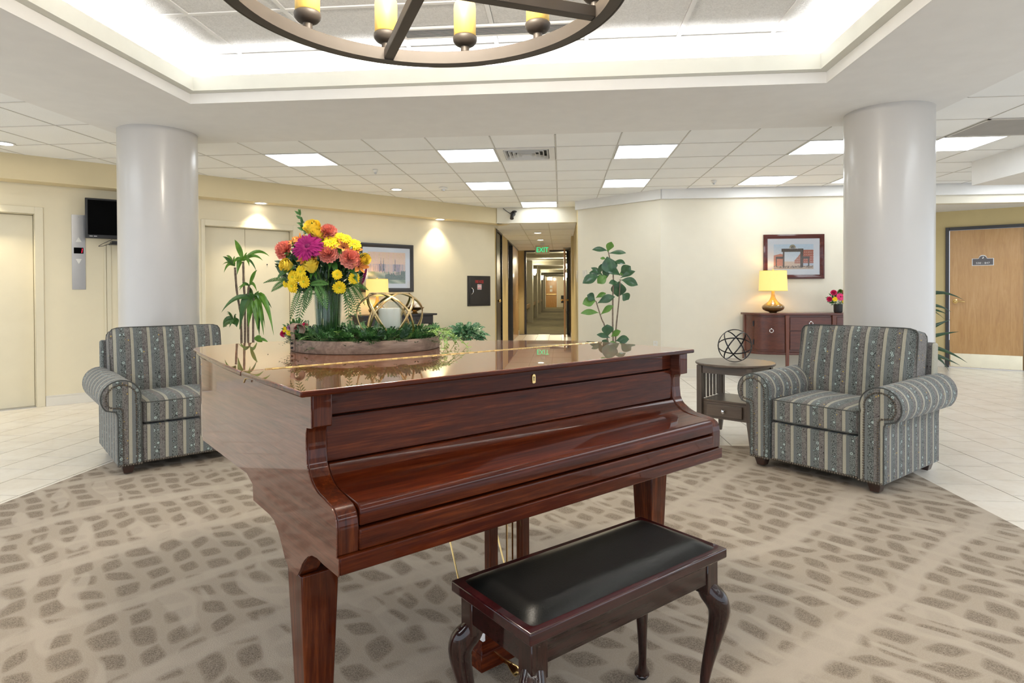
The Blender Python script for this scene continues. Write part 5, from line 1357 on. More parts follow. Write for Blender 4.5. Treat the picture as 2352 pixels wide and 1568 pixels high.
# trailing tendrils over the tray's right end
random.seed(4); mb = MB()
for k in range(12):
    a = math.radians(random.uniform(-20, 45)); p0 = Vector((.25*math.cos(a), .25*math.sin(a), .06)); out = Vector((math.cos(a), math.sin(a), 0))
    p1 = p0+out*random.uniform(.08, .13)+Vector((0, 0, .03)); p2 = p0+out*random.uniform(.10, .16)+Vector((random.uniform(-.03, .03), random.uniform(-.04, .04), -.058))
    pts = [bez(p0, p1, p2, t/10) for t in range(11)]; mb.tube(pts, .001, 4)
    for i in range(2, 11):
        for s in (-1, 1):
            d = Vector((random.uniform(-1, 1), random.uniform(-1, 1), random.uniform(-.2, .6))).normalized()*.016; w = d.orthogonal().normalized()*.0028
            q = pts[i]; mb.add([q, q+d*.5+w, q+d, q+d*.5-w], [(0, 1, 2, 3)])
tag(stuff(mb.build('trailing_tendrils', M['tray_green_l'], None, loc=(TRX, TRY, LZ+.004), recalc=False)), 'pale green tendrils trailing over the right end of the tray', 'foliage')

# vase with ribbed glass, water, stems
VXC, VYC, VZ = -.941, 2.426, LZ+.0125
va = thing('glass_vase', 'tall clear ribbed glass vase of flowers standing in the tray', 'vase', (VXC, VYC, VZ))
mb = MB(); n = 96; H_ = .222
def rr_(i, b): return b*(1+.018*math.cos(i*2*PI/n*24))
vs = []; fs = []
pf_ = [(.043, 0), (.046, .004), (.0485, .08), (.053, .17), (.058, H_), (.055, H_), (.050, .17), (.0455, .08), (.0435, .010)]
for r, z in pf_:
    for i in range(n):
        a = 2*PI*i/n; R_ = rr_(i, r); vs.append((R_*math.cos(a), R_*math.sin(a), z))
for j in range(len(pf_)-1):
    for i in range(n): k = (i+1) % n; fs.append((j*n+i, j*n+k, (j+1)*n+k, (j+1)*n+i))
fs += [tuple(range(n))[::-1], tuple(range((len(pf_)-1)*n, len(pf_)*n))]
mb.add(vs, fs); mb.build('glass_body', M['glass'], va, smooth=True, ang=60)
MB().lathe([(.042, .0115), (.0445, .08), (.0485, .150)], 48).build('water', M['water'], va, smooth=True, ang=60)
random.seed(9); mb = MB()
for k in range(70):
    a = random.random()*2*PI; b = a+PI+random.uniform(-1.2, 1.2); r = random.uniform(.01, .040); q = random.uniform(.012, .046)
    mb.tube([(r*math.cos(a), r*math.sin(a), .014), (q*math.cos(b)*.5, q*math.sin(b)*.5, .12), (q*math.cos(b), q*math.sin(b), .235)], .0019, 5)
stuff(mb.build('stems', M['stem_green'], va, smooth=True))
mb = MB()
for k in range(60):
    a = random.random()*2*PI; r = random.uniform(.028, .044); mb.tube([(r*math.cos(a), r*math.sin(a), .016), (r*1.14*math.cos(a+.15), r*1.14*math.sin(a+.15), .215)], .0017, 5)
stuff(mb.build('refraction_streaks', M['leaf_bouq'], va, smooth=True))  # extra dark tubes imitating refracted streaks in the glass

# flower builders, all facing local +Z
def radial(mb, n, r0, r1, w, z0, z1, lift, off=0, shape=.8, seg=4, jit=.08, cup=.1):
    for k in range(n):
        a = off+2*PI*k/n+random.uniform(-jit, jit); c, s = math.cos(a), math.sin(a); R_ = r1*random.uniform(.92, 1.05)
        p0 = Vector((r0*c, r0*s, z0)); p2 = Vector((R_*c, R_*s, z1+random.uniform(-.04, .04)*r1)); p1 = (p0+p2)/2+Vector((0, 0, lift))
        leaf(p0, p1, p2, w, Vector((0, 0, 1)), seg, shape, cup, mb, 0, .55)
def mesh_gerbera(r):
    a = MB(); radial(a, 30, r*.16, r, r*.23, 0, -.02*r, r*.10, 0, 1.15); radial(a, 26, r*.16, r*.80, r*.19, r*.04, .06*r, r*.14, .1, 1.1); radial(a, 34, r*.12, r*.46, r*.08, r*.07, .14*r, r*.10, .05, .9)
    b = MB(); b.sphere((0, 0, r*.06), r*.19, 18, 8, .45); return a.data('petals', M['magenta'], True, recalc=False), b.data('center', M['magenta_d'], True)
def mesh_daisy(r):
    a = MB(); radial(a, 16, r*.15, r, r*.40, 0, .02*r, r*.12, 0, 1.1); radial(a, 13, r*.12, r*.80, r*.34, r*.05, .18*r, r*.18, .2, .95); radial(a, 9, r*.1, r*.42, r*.2, r*.1, .25*r, r*.1, .2, .95)
    b = MB(); b.sphere((0, 0, r*.14), r*.20, 14, 7, .6); return a.data('petals', M['yellow'], True, recalc=False), b.data('center', M['daisy_c'], True)
def mesh_carn(r, mat='coral'):
    a = MB()
    for L, (n, ri, zo, w) in enumerate(((9, 1.0, -.15, .72), (9, .88, .10, .66), (8, .70, .34, .58), (7, .50, .52, .48), (6, .30, .64, .38))):
        for k in range(n):
            an = 2*PI*k/n+L*.5+random.uniform(-.15, .15); c, s = math.cos(an), math.sin(an); ph = random.random()*6
            def fn(u, v):
                t = v; rr = ri*r*t**.75; z = -.35*r*(1-t)+zo*r*t*1.0; wd = w*r*(t**.7)*(u-.5)*1.5
                ruf = .10*r*t*t*math.sin(u*17+ph)+.05*r*t*t*math.sin(u*31+ph*2)
                rad = rr*(1-.28*(2*(u-.5))**2)+.05*r*t*t*math.sin(u*23+ph); 
                return (rad*c-wd*s, rad*s+wd*c, z+ruf)
            a.grid(fn, 10, 5)
    b = MB(); b.lathe([(.10*r, -.9*r), (.20*r, -.6*r), (.30*r, -.30*r)], 10)
    return a.data('petals', M[mat], True, 80, recalc=False), b.data('calyx', M['leaf_bouq'], True)
def mesh_rose(r):
    a = MB()
    for L, (n, ri, ro, h) in enumerate(((3, .12, .16, 1.05), (3, .26, .34, 1.08), (4, .42, .55, 1.04), (5, .58, .80, .96), (5, .70, 1.02, .80))):
        for k in range(n):
            an = 2*PI*k/n+L*.7; hw = PI/n*1.35
            def fn(u, v):
                th = an+(u-.5)*2*hw; e = abs(u-.5)*2; t = v
                rad = r*((ri*.55)*(1-t)+ri*1.15*t*(1-t)*1.6+ro*t*t)+(.02*r*math.sin(u*9+L))*t; top = h*(1-.22*e**3)
                return (rad*math.cos(th), rad*math.sin(th), r*(-.9+1.65*t*top - (.18 if L > 2 else 0)*max(0, t-.82)*3))
            a.grid(fn, 9, 8)
    b = MB(); b.sphere((0, 0, -.85*r), .28*r, 10, 6, .7); return a.data('petals', M['rose_y'], True, 80, recalc=False), b.data('calyx', M['leaf_bouq'], True)
def mesh_alst(r):
    a = MB(); radial(a, 3, 0, r, r*.58, -.5*r, .18*r, r*.05, 0, 1.15, 7, .1, .25); radial(a, 3, 0, r*.96, r*.36, -.48*r, .32*r, r*.10, PI/3, 1.15, 7, .1, .25)
    b = MB()
    for k in range(6):
        an = k+.4; b.tube([(0, 0, -.45*r), (.25*r*math.cos(an), .25*r*math.sin(an), .1*r), (.45*r*math.cos(an), .45*r*math.sin(an), .28*r)], .018*r, 4)
    return a.data('petals', M['orange'], True, recalc=False), b.data('stamens', M['magenta_d'], True)
RTV = Vector((math.cos(YAW), math.sin(YAW), 0)); FWV = Vector((-math.sin(YAW), math.cos(YAW), 0))
BQ = Vector((VXC, VYC, 0))
def bq(X, Y, dep=0):             # bouquet point from its elevation drawing (metres in the bouquet's own frontal plane)
    x = ((600+.1403*X)-754)/565.6; z = 1.23-((470+.1403*Y)-671.2)/565.6
    P = BQ + RTV*x + Vector((0, 0, z)); E = Vector((0, 0, 1.23))     # keep the drawn outline while the bloom moves forward
    return E + (P-E)*(1+dep/2.59)
NECK = Vector((VXC, VYC, VZ+.20))
def orient(d, roll=0):
    d = Vector(d).normalized(); q = d.to_track_quat('Z', 'Y'); return q.to_matrix().to_4x4() @ Matrix.Rotation(roll, 4, 'Z')
def flower(kind, X, Y, R_, lab, dep=None, aim=None, name=None, cat='flower'):
    r = R_*.000248; cx, cy = 1000, 950
    if dep is None:
        e = math.hypot((X-cx)/900, (Y-cy)/750); dep = -.115*math.sqrt(max(0, 1-min(1, e)**2))
    p = bq(X, Y, dep)
    if aim is None: aim = (-FWV*1.0+RTV*(X-cx)/700*.8+Vector((0, 0, .25+(cy-Y)/600*.8)))
    fn = dict(gerbera=mesh_gerbera, daisy=mesh_daisy, carnation=mesh_carn, rose=mesh_rose, alstroemeria=mesh_alst)[kind]
    ms = fn(r); t = thing(name or kind+'_flower', lab, cat, p, 0, 'blooms of the tall bouquet'); t.matrix_world = Matrix.Translation(p) @ orient(aim, random.random()*6)
    for me in ms: put(me.name.split('.')[0], me, t)
    iv = t.matrix_world.inverted(); back = p-Vector(aim).normalized()*r*.9
    mb = MB(); mb.tube([iv @ p if kind in ('gerbera', 'daisy') else iv @ back, iv @ ((p+NECK)/2+Vector((0, 0, -.01))), iv @ NECK], .0018, 5); mb.build('stem', M['stem_green'], t, smooth=True)
    return t
random.seed(31)
flower('gerbera', 775, 680, 250, 'big magenta gerbera at the front of the bouquet', -.135, -FWV+Vector((0, 0, .55))-RTV*.1)
flower('gerbera', 1690, 1150, 170, 'magenta gerbera turned away at the right edge of the bouquet', -.02, RTV*1.0+Vector((0, 0, -.25))+FWV*.15)
for a in ((370, 720, 165, 'coral carnation at the far left of the bouquet'), (1105, 430, 155, 'coral carnation at the top of the bouquet'), (1110, 790, 160, 'coral carnation in the middle, below the yellow daisy'), (1470, 870, 175, 'large coral carnation at the right of the bouquet')): flower('carnation', *a)
flower('rose', 850, 370, 140, 'yellow rose at the very top of the bouquet'); flower('rose', 935, 480, 135, 'yellow rose between the top rose and the magenta gerbera')
flower('rose', 420, 985, 118, 'golden rose at the left, below the leftmost carnation'); flower('rose', 825, 985, 125, 'golden rosebud in the centre below the magenta gerbera', None, -FWV*.55+Vector((0, 0, 1)))
flower('rose', 1700, 890, 100, 'yellow rose at the right edge of the bouquet')
for a in ((1150, 615, 145, 'open yellow daisy just right of the magenta gerbera'), (1300, 520, 90, 'small yellow daisy behind the open daisy'), (1400, 555, 95, 'yellow daisy at the upper right shoulder'), (1540, 650, 115, 'yellow daisy nearest the picture frame'),
          (660, 1090, 110, 'yellow daisy left below the golden rosebud'), (530, 1175, 115, 'yellow daisy beside the left lower leaf'), (605, 1190, 70, 'small yellow daisy amid the left cluster'), (710, 1250, 110, 'flat yellow daisy low left of centre'), (520, 1320, 125, 'lowest left yellow daisy'), (400, 1290, 60, 'small yellow daisy at the left tip of the lower cluster'),
          (1250, 1140, 85, 'half hidden yellow daisy right of centre'), (1285, 1350, 110, 'yellow daisy drooping over the vase rim'), (1525, 1200, 100, 'yellow daisy low at the right side'), (395, 1060, 55, 'tiny yellow daisy under the left golden rose')): flower('daisy', *a)
for a in ((1370, 670, 150, 'peach alstroemeria right of the open yellow daisy'), (1560, 720, 110, 'orange alstroemeria behind the right carnation'), (640, 560, 120, 'peach alstroemeria behind the gerbera, left'), (850, 830, 130, 'orange alstroemeria right under the magenta gerbera'), (690, 880, 110, 'orange alstroemeria beside the golden rosebud'), (1620, 1000, 140, 'peach alstroemeria at the right below the yellow rose'), (540, 600, 90, 'orange alstroemeria tip above the leftmost carnation')): flower('alstroemeria', *a)
# inner foliage mass
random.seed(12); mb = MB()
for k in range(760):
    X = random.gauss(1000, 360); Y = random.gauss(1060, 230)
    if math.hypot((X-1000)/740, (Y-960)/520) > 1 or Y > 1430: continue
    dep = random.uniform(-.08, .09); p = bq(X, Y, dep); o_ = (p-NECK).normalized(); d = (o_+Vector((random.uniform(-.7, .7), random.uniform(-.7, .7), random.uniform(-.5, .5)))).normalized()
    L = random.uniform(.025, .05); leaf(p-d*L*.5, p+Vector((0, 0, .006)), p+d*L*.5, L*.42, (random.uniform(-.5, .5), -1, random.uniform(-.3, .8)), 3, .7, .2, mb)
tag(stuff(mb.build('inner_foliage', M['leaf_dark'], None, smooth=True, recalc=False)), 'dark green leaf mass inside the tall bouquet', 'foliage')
random.seed(14)
def bleaf(a, b, w, lab, mat='leaf_bouq', dep=-.10, curl=.02, name='bouquet_leaf', shape=.75):
    p0 = bq(*a, dep+.02); p2 = bq(*b, dep-.01); mid = (p0+p2)/2+Vector((0, 0, curl))
    o = leaf(p0, mid, p2, w*.000248, -FWV+Vector((0, 0, .35)), 8, shape, .15).build(name, M[mat], None, smooth=True, recalc=False); return tag(o, lab, 'leaf', 'broad leaves of the bouquet')
for a in (((570, 1005), (250, 1220), 100, 'long broad green leaf pointing down left from the bouquet'), ((1110, 890), (1125, 725), 100, 'upright dark leaf in front of the middle carnation'), ((1110, 905), (1250, 865), 70, 'grey green leaf pointing right below the middle carnation'),
          ((1190, 940), (1240, 1165), 95, 'hanging green leaf right of centre'), ((1420, 1035), (1590, 1190), 95, 'pointed green leaf low on the right side'), ((1140, 930), (1130, 1060), 80, 'rounded green leaf at the bouquet centre'),
          ((1490, 1160), (1590, 1290), 55, 'narrow leaf crossing the low right daisy'), ((870, 1110), (920, 1230), 50, 'narrow leaf beneath the golden rosebud'), ((845, 1120), (815, 1225), 55, 'pale leaf beneath the golden rosebud'), ((930, 1010), (890, 1110), 45, 'slim sepal leaf right of the golden rosebud'),
          ((530, 700), (535, 600), 40, 'slim leaf beside the leftmost carnation'), ((470, 860), (390, 810), 60, 'small leaf under the leftmost carnation'), ((1290, 700), (1310, 900), 75, 'green leaf beneath the peach alstroemeria'), ((1560, 715), (1450, 745), 35, 'slim leaf over the right carnation'), ((870, 400), (825, 285), 30, 'thin leaf in front of the top rose')):
    bleaf(*a)
# tall leafy sprays
def spray(pts, leaves, lab):
    t = thing('leafy_spray', lab, 'branch', bq(*pts[0], -.02)); o = t.location
    mb = MB(); P3 = [bq(*p, -.03)-o for p in pts]; mb.tube(catmull([tuple(p) for p in P3], 4), .0015, 5); mb.build('twig', M['stem_green'], t, smooth=True)
    for (a, b, w) in leaves:
        p0 = bq(*a, -.03)-o; p2 = bq(*b, -.035+random.uniform(-.01, .01))-o
        leaf(p0, (p0+p2)/2+Vector((0, 0, .003)), p2, w*.000248, -FWV+Vector((0, 0, .2)), 5, .7, .15).build('leaf', M['leaf_bouq'], t, smooth=True, recalc=False)
spray([(760, 700), (720, 480), (690, 320), (650, 170), (635, 90)], [((640, 160), (560, 95), 40), ((645, 130), (625, 65), 36), ((650, 180), (655, 62), 40), ((660, 230), (585, 170), 42), ((675, 250), (670, 190), 40), ((690, 310), (668, 190), 48), ((695, 330), (590, 290), 46), ((700, 380), (645, 320), 44), ((715, 420), (600, 365), 46), ((722, 440), (735, 350), 50), ((725, 420), (660, 340), 50), ((728, 480), (780, 400), 40), ((715, 300), (722, 270), 30)], 'tall leafy green spray rising above the top left of the bouquet')
spray([(1170, 520), (1165, 400)], [((1165, 385), (1115, 350), 26), ((1165, 385), (1160, 325), 28), ((1165, 385), (1210, 345), 28), ((1165, 388), (1135, 375), 22), ((1165, 388), (1195, 380), 22)], 'small green rosette sticking up behind the top carnation')
# ferns around the rim, hanging down
F3 = Matrix((( RTV.x, FWV.x, 0, 0), (RTV.y, FWV.y, 0, 0), (0, 0, 1, 0), (0, 0, 0, 1)))
def bfern(a, b, lab, dep=-.04, w=.026, mat='fern', seg=15, wid=.0045):
    p0 = bq(*a, dep); p2 = bq(*b, dep-.03); L = (p2-p0).length; mb = MB(); mid = (p0+p2)/2+Vector((0, 0, .16*L))
    P = lambda t: bez(p0, mid, p2, t)
    mb.tube([P(t/10) for t in range(11)], .0012, 4)
    nrm = (-FWV+Vector((random.uniform(-.3, .3), 0, .5))).normalized()
    for k in range(1, seg+1):
        t = k/(seg+.4); p = P(t); tg = (P(min(1, t+.03))-P(t-.03)).normalized(); sd = tg.cross(nrm).normalized(); ln = w*.82*math.sin(PI*min(1, t*.88+.14))**.9+.002
        for s in (-1, 1):
            d = (tg*.6+sd*s).normalized(); q = p+d*ln; wv_ = tg*wid*(1-.4*t)
            mb.add([p-wv_*.5, p+d*ln*.4-wv_, q, p+d*ln*.4+wv_], [(0, 1, 2, 3)])
    return tag(mb.build('fern_frond', M[mat], None, recalc=False), lab, 'fern', 'fern fronds of the bouquet')
bz = 1568/940.8*0+1
for a in (((430, 1215), (40, 1272), 'fern frond reaching farthest left from the bouquet', -.03, .014), ((450, 1230), (170, 1415), 'lower left drooping fern frond', -.05, .022), ((640, 1380), (470, 1900), 'fern frond hanging left of the vase', -.07, .024),
          ((760, 1400), (560, 2080), 'long fern frond hanging in front of the vase at left', -.09, .030), ((800, 1300), (1110, 1300), 'fern frond lying across the vase rim to the right', -.10, .022), ((900, 1300), (1080, 1720), 'bright fern frond hanging over the vase front', -.11, .034), ((820, 1340), (700, 1750), 'fern frond hanging over the vase at left', -.10, .028),
          ((1330, 1330), (1560, 1850), 'fern frond hanging right of the vase', -.06, .028), ((1420, 1300), (1640, 1830), 'outer fern frond at the right of the vase', -.04, .022), ((1480, 1300), (1760, 1400), 'small leafy frond at the far right', -.02, .014), ((1400, 1340), (1450, 2100), 'long fern frond hanging low right of the vase', -.05, .026), ((1500, 1320), (1700, 1640), 'right fern frond in front of the yellow lampshade', -.03, .020)):
    bfern(*a)

# gold lattice lantern with candle
GXc, GYc, GZ = -.691, 2.448, LZ+.150
gl_ = thing('gold_lattice_lantern', 'round antique gold lattice lantern in the tray, right of the vase', 'lantern', (GXc, GYc, GZ))
A_, C_ = .131, .090
def ell(p): return Vector((p[0]*A_, p[1]*A_, p[2]*(C_ if p[2] > 0 else .150)))
zt = .81
for k in range(6):
    az = k*2*PI/6+.35
    for tilt in (60,):
        Rm = Matrix.Rotation(az, 3, 'Z') @ Matrix.Rotation(math.radians(tilt), 3, 'X')
        pts = [Rm @ Vector((math.cos(a), math.sin(a), 0)) for a in [2*PI*i/60 for i in range(60)]]
        mb = MB(); mb.tube([ell((p.x, p.y, max(-.90, min(zt, p.z)))) for p in pts], 0.0050, 8, True, upv=lambda p: Vector((p.x, p.y, p.z*1.3)).normalized(), flat=.5); mb.build('lattice_band', M['gold'], gl_, smooth=True)
for z in (zt, -.90):
    r = math.sqrt(1-z*z)*A_*1.02; mb = MB(); mb.tube([(r*math.cos(a), r*math.sin(a), z*(C_ if z > 0 else .150)) for a in [2*PI*i/48 for i in range(48)]], .0048, 6, True, upv=(0, 0, 1), flat=.6); mb.build('ring', M['gold'], gl_, smooth=True)
ch = thing('glass_candle_cylinder', 'clear glass cylinder around the white candle inside the gold lantern', 'candle holder', (GXc, GYc, LZ+.0125+.018*0))
MB().lathe([(.046, 0), (.048, .003), (.048, .176), (.0462, .176), (.0462, .006)], 48).build('glass_body', M['glass'], ch, smooth=True, ang=40)
cn = MB().lathe([(.041, 0), (.0425, .004), (.0425, .136), (.040, .142), (.030, .139), (.005, .136)], 40).build('pillar_candle', M['candle'], None, smooth=True, ang=60, loc=(GXc, GYc, LZ+.0205)); tag(cn, 'white pillar candle inside the glass cylinder of the lantern', 'candle')

# ================================================================== POTTED PLANTS
def pot(t, r, h, mat, taper_=.8):
    MB().lathe([(r*taper_, 0), (r*taper_, .004), (r, h*.9), (r*1.05, h*.92), (r*1.05, h), (r*.94, h), (r*.92, h-.04)], 36, cap=False).build('pot', mat, t, smooth=True)
    MB().lathe([(r*.93, h-.045), (r*.5, h-.035), (.001, h-.03)], 24).lathe([(.001, .002), (r*taper_*.98, .003)], 24).build('soil', M['soil'], t)
# fiddle-leaf: leaf list from its elevation (unit drawing), local metres
def fl(X, Y): return ((X-1545)*.001593, 1.23-((420+.2679*Y)-669)/168.2)
fx = Vector((.640, 8.30, 0))
ft = thing('fiddle_leaf_fig', 'fiddle-leaf fig with big rounded leaves by the cream wall right of the corridor', 'plant', fx + RTV*.045, YAW)
pot(ft, .17, .34, M['pot_tan'])
for P_ in (((1552, 1420), (1548, 1190), (1550, 960), (1553, 790), (1522, 640), (1512, 590)), ((1568, 1420), (1575, 1250), (1600, 1010), (1612, 830)), ((1520, 1420), (1480, 1220), (1455, 1160), (1408, 1010))):
    pts = [(fl(*p)[0], 0, fl(*p)[1]) for p in P_]; pts = [(pts[0][0]*.3, 0, .30)] + pts
    mb = MB(); q = catmull(pts, 4); mb.tube(q, .011, 7, rs=[.013-.006*i/len(q) for i in range(len(q))]); mb.build('trunk', M['bark'], ft, smooth=True)
random.seed(3)
FL = [((1510, 592), (1375, 582), 42, 0), ((1505, 600), (1528, 520), 62, 1), ((1520, 612), (1658, 612), 38, 0), ((1500, 640), (1525, 785), 135, 0), ((1560, 680), (1643, 702), 46, 0), ((1490, 660), (1448, 652), 26, 1), ((1470, 800), (1370, 730), 40, 0), ((1440, 790), (1355, 775), 46, 0), ((1440, 790), (1452, 700), 40, 0),
      ((1435, 800), (1293, 862), 78, 0), ((1505, 800), (1425, 862), 80, 1), ((1615, 800), (1492, 738), 76, 0), ((1620, 800), (1690, 722), 90, 0), ((1600, 790), (1685, 765), 60, 1), ((1612, 820), (1728, 765), 46, 0), ((1615, 835), (1757, 880), 74, 0), ((1605, 845), (1595, 975), 120, 0), ((1625, 955), (1680, 1000), 75, 0), ((1600, 860), (1508, 865), 50, 0), ((1500, 690), (1492, 830), 60, 0),
      ((1410, 1010), (1295, 1035), 80, 1), ((1400, 1005), (1330, 960), 70, 0), ((1408, 985), (1490, 945), 40, 1), ((1420, 1030), (1556, 975), 66, 0), ((1435, 1110), (1277, 1112), 48, 1), ((1448, 1125), (1545, 1048), 50, 1), ((1502, 1310), (1498, 1205), 92, 0), ((1525, 1320), (1408, 1290), 40, 0), ((1535, 1310), (1603, 1258), 52, 1), ((1570, 1345), (1687, 1335), 66, 0), ((1580, 1368), (1505, 1362), 34, 1), ((1500, 1330), (1480, 1380), 60, 0), ((1590, 1370), (1640, 1400), 60, 0)]
for (a, b, w, lt) in FL:
    ax, az = fl(*a); bx, bz_ = fl(*b); ya = random.uniform(-.02, .02); yb = random.uniform(-.11, .05); L = math.hypot(bx-ax, bz_-az)
    p0 = Vector((ax, ya, az)); p2 = Vector((bx, yb, bz_)); mid = (p0+p2)/2+Vector((0, -.02, .12*L))
    leaf(p0, mid, p2, w*.00165*1.05, (random.uniform(-.25, .25), -1, random.uniform(.0, .5)), 9, 1.25, .10, wave=.05).build('leaf', M['leaf_fiddle_l' if lt else 'leaf_fiddle'], ft, smooth=True, recalc=False)

# corn plant behind the left armchair
def dl(X, Y): return (((430+.1723*X)-515)/238., 1.23-((530+.1723*Y)-673.5)/238.)
dt = thing('corn_plant', 'tall corn plant with arching strap leaves beside the left column', 'plant', (-3.10, 5.88, 0), YAW)
DX = -.0
pot(dt, .16, .30, M['pot_tan'])
for P_ in (((400, 1900), (395, 1200), (385, 1080), (340, 800), (318, 480)), ((440, 1900), (450, 1020), (436, 700), (432, 400)), ((560, 1900), (560, 1290), (575, 960), (578, 900)), ((490, 1900), (492, 950), (508, 730))):
    pts = [(dl(*p)[0]+DX, 0, max(.26, dl(*p)[1])) for p in P_]
    q = catmull(pts, 6); mb = MB(); mb.tube(q, .01, 7, rs=[.011+.0012*math.sin(i*2.1) for i in range(len(q))]); mb.build('cane', M['bark'], dt, smooth=True)
DL = []
R1 = (318, 465); R2 = (432, 390); R3 = (510, 730); R4 = (576, 920); RB = (300, 1230)
for c_, tip, up_, w, m_ in ((R1, (140, 312), 60, 34, 0), (R1, (80, 438), 90, 22, 0), (R1, (175, 550), 130, 46, 0), (R1, (230, 340), 20, 46, 1), (R1, (375, 340), 40, 50, 0), (R1, (345, 450), 10, 20, 0),
    (R2, (305, 95), -10, 62, 0), (R2, (745, 322), 190, 44, 0), (R2, (680, 385), 150, 40, 0), (R2, (572, 470), 160, 56, 0), (R2, (563, 535), 130, 30, 1), (R2, (352, 578), 120, 72, 0), (R2, (470, 270), 10, 24, 0), (R2, (490, 405), 20, 22, 0), (R2, (345, 440), 90, 50, 0),
    (R3, (668, 520), 20, 46, 0), (R3, (405, 800), 90, 40, 0), (R3, (370, 770), 50, 22, 0), (R3, (680, 820), 130, 36, 0), (R3, (555, 720), 20, 40, 1), (R3, (470, 690), 10, 30, 1), (R3, (520, 1000), 60, 70, 1),
    (R4, (715, 925), 160, 56, 1), (R4, (888, 1405), 420, 62, 0), (R4, (825, 1040), 140, 50, 1), (R4, (718, 1405), 260, 84, 0), (R4, (632, 1345), 120, 92, 0), (R4, (390, 1330), 260, 130, 1), (R4, (205, 1090), 190, 60, 1), (R4, (700, 1320), 200, 40, 0), (R4, (500, 1300), 120, 90, 0), (R4, (600, 1420), 160, 90, 1), (R4, (820, 1200), 260, 58, 0), (R4, (610, 800), 10, 30, 0), (R4, (540, 850), 30, 60, 1), (R4, (650, 1020), 80, 60, 0)):
    DL.append((c_, tip, up_, w, m_))
for tip, w in (((160, 1230), 24), ((168, 1290), 22), ((240, 1120), 22), ((392, 1130), 26), ((205, 1095), 20), ((90, 1310), 130), ((330, 1300), 90), ((260, 1300), 40), ((190, 1180), 24)): DL.append((RB, tip, 70, w, 1))
for tip, w in (((785, 1518), 40), ((680, 1530), 70), ((590, 1520), 60), ((640, 1460), 50)): DL.append(((590, 1480), tip, 60, w, 0))
random.seed(8)
for c_, tip, up_, w, m_ in DL:
    ax, az = dl(*c_); bx, bz_ = dl(*tip); p0 = Vector((ax+DX, random.uniform(-.01, .01), az)); p2 = Vector((bx+DX, random.uniform(-.13, .10), bz_))
    mid = Vector((p0.x*.45+p2.x*.55, (p0.y+p2.y)/2, max(p0.z, p2.z)*.5+(p0.z+p2.z)*.25+up_*.000724*.9))
    leaf(p0, mid, p2, w*.000724*1.15, (random.uniform(-.3, .3), -1, random.uniform(.1, .5)), 10, .78, .18, wave=.03).build('leaf', M['leaf_drac_d' if m_ else 'leaf_drac'], dt, smooth=True, recalc=False)

# strap leaf plant behind the right column
def cl_(X, Y): return (((2120+.2552*X)-2085)/216., 1.23-((470+.2552*Y)-665)/216.)
ct_ = thing('strap_leaf_plant', 'plant with long dark strap leaves emerging from behind the right column', 'plant', (3.17, 6.30, 0), YAW)
pot(ct_, .17, .36, M['pot_tan'])
random.seed(5)
for (a, mid_, b, w) in (((-60, 1100), (150, 650), (517, 850), 24), ((-60, 1120), (180, 780), (443, 952), 24), ((-40, 1100), (150, 840), (373, 970), 26), ((-100, 1220), (90, 1120), (330, 1008), 34), ((-80, 1280), (120, 1130), (395, 1106), 22), ((-60, 1320), (200, 1130), (457, 1358), 26),
    ((-60, 1330), (140, 1210), (392, 1378), 26), ((-60, 1340), (200, 1180), (316, 1425), 24), ((0, 1240), (150, 1250), (212, 1443), 30), ((-60, 1150), (90, 1060), (217, 948), 26), ((-60, 1080), (80, 780), (180, 808), 18), ((-60, 1100), (60, 780), (260, 1005), 12), ((-60, 1180), (40, 900), (105, 950), 20), ((-80, 1180), (60, 1100), (130, 1105), 14), ((-80, 1200), (-200, 800), (-420, 980), 28), ((-80, 1200), (-160, 900), (-330, 760), 28), ((-60, 1300), (120, 1150), (150, 1300), 30), ((-60, 900), (60, 820), (250, 850), 20)):
    p0 = Vector((cl_(*a)[0]*.35, 0, .34+.1*(cl_(*a)[1]-.3)*0)); q = cl_(*a); p1 = Vector((cl_(*mid_)[0], random.uniform(-.1, .1), cl_(*mid_)[1])); p2 = Vector((cl_(*b)[0], random.uniform(-.15, .1), cl_(*b)[1]))
    leaf(Vector((q[0]*.5, 0, q[1])), p1, p2, w*.00118*1.7, (random.uniform(-.2, .2), -1, .35), 12, .85, .12).build('leaf', M['leaf_clivia'], ct_, smooth=True, recalc=False)
    mb = MB(); mb.tube([(q[0]*.15, 0, .33), (q[0]*.5, 0, q[1])], .008, 6); 
    mb.build('leaf_base', M['leaf_clivia'], ct_, smooth=True)

# chinese evergreen in a planter right of the console
at = thing('chinese_evergreen', 'bushy variegated evergreen plant on the floor left of the corridor opening', 'plant', ew(5.86, -.42, 0), 0)
pot(at, .20, .38, M['pot_black'])
random.seed(17)
for k in range(125):
    a = random.random()*2*PI; e = random.uniform(-.15, 1.25); R_ = random.uniform(.14, .48); c0 = Vector((math.cos(a)*R_*.45, math.sin(a)*R_*.45, .42+random.uniform(.05, .30)*(1-.4*R_/.3)))
    L = random.uniform(.16, .23); d = Vector((math.cos(a)*math.cos(e), math.sin(a)*math.cos(e), math.sin(e))); p0 = c0; p2 = c0+d*L+Vector((0, 0, -.05)); mid = c0+d*L*.55+Vector((0, 0, .025))
    leaf(p0, mid, p2, .078, Vector((0, 0, 1))*.8+Vector((math.cos(a), math.sin(a), 0))*.5+Vector((0, -.5, 0)), 6, .8, .15).build('leaf', M['leaf_agla'], at, smooth=True, recalc=False)
for k in range(14):
    a = k*.45; mb = MB(); mb.tube([(0.03*math.cos(a), .03*math.sin(a), .34), (.09*math.cos(a), .09*math.sin(a), .62)], .006, 5); mb.build('stem', M['stem_green'], at, smooth=True)

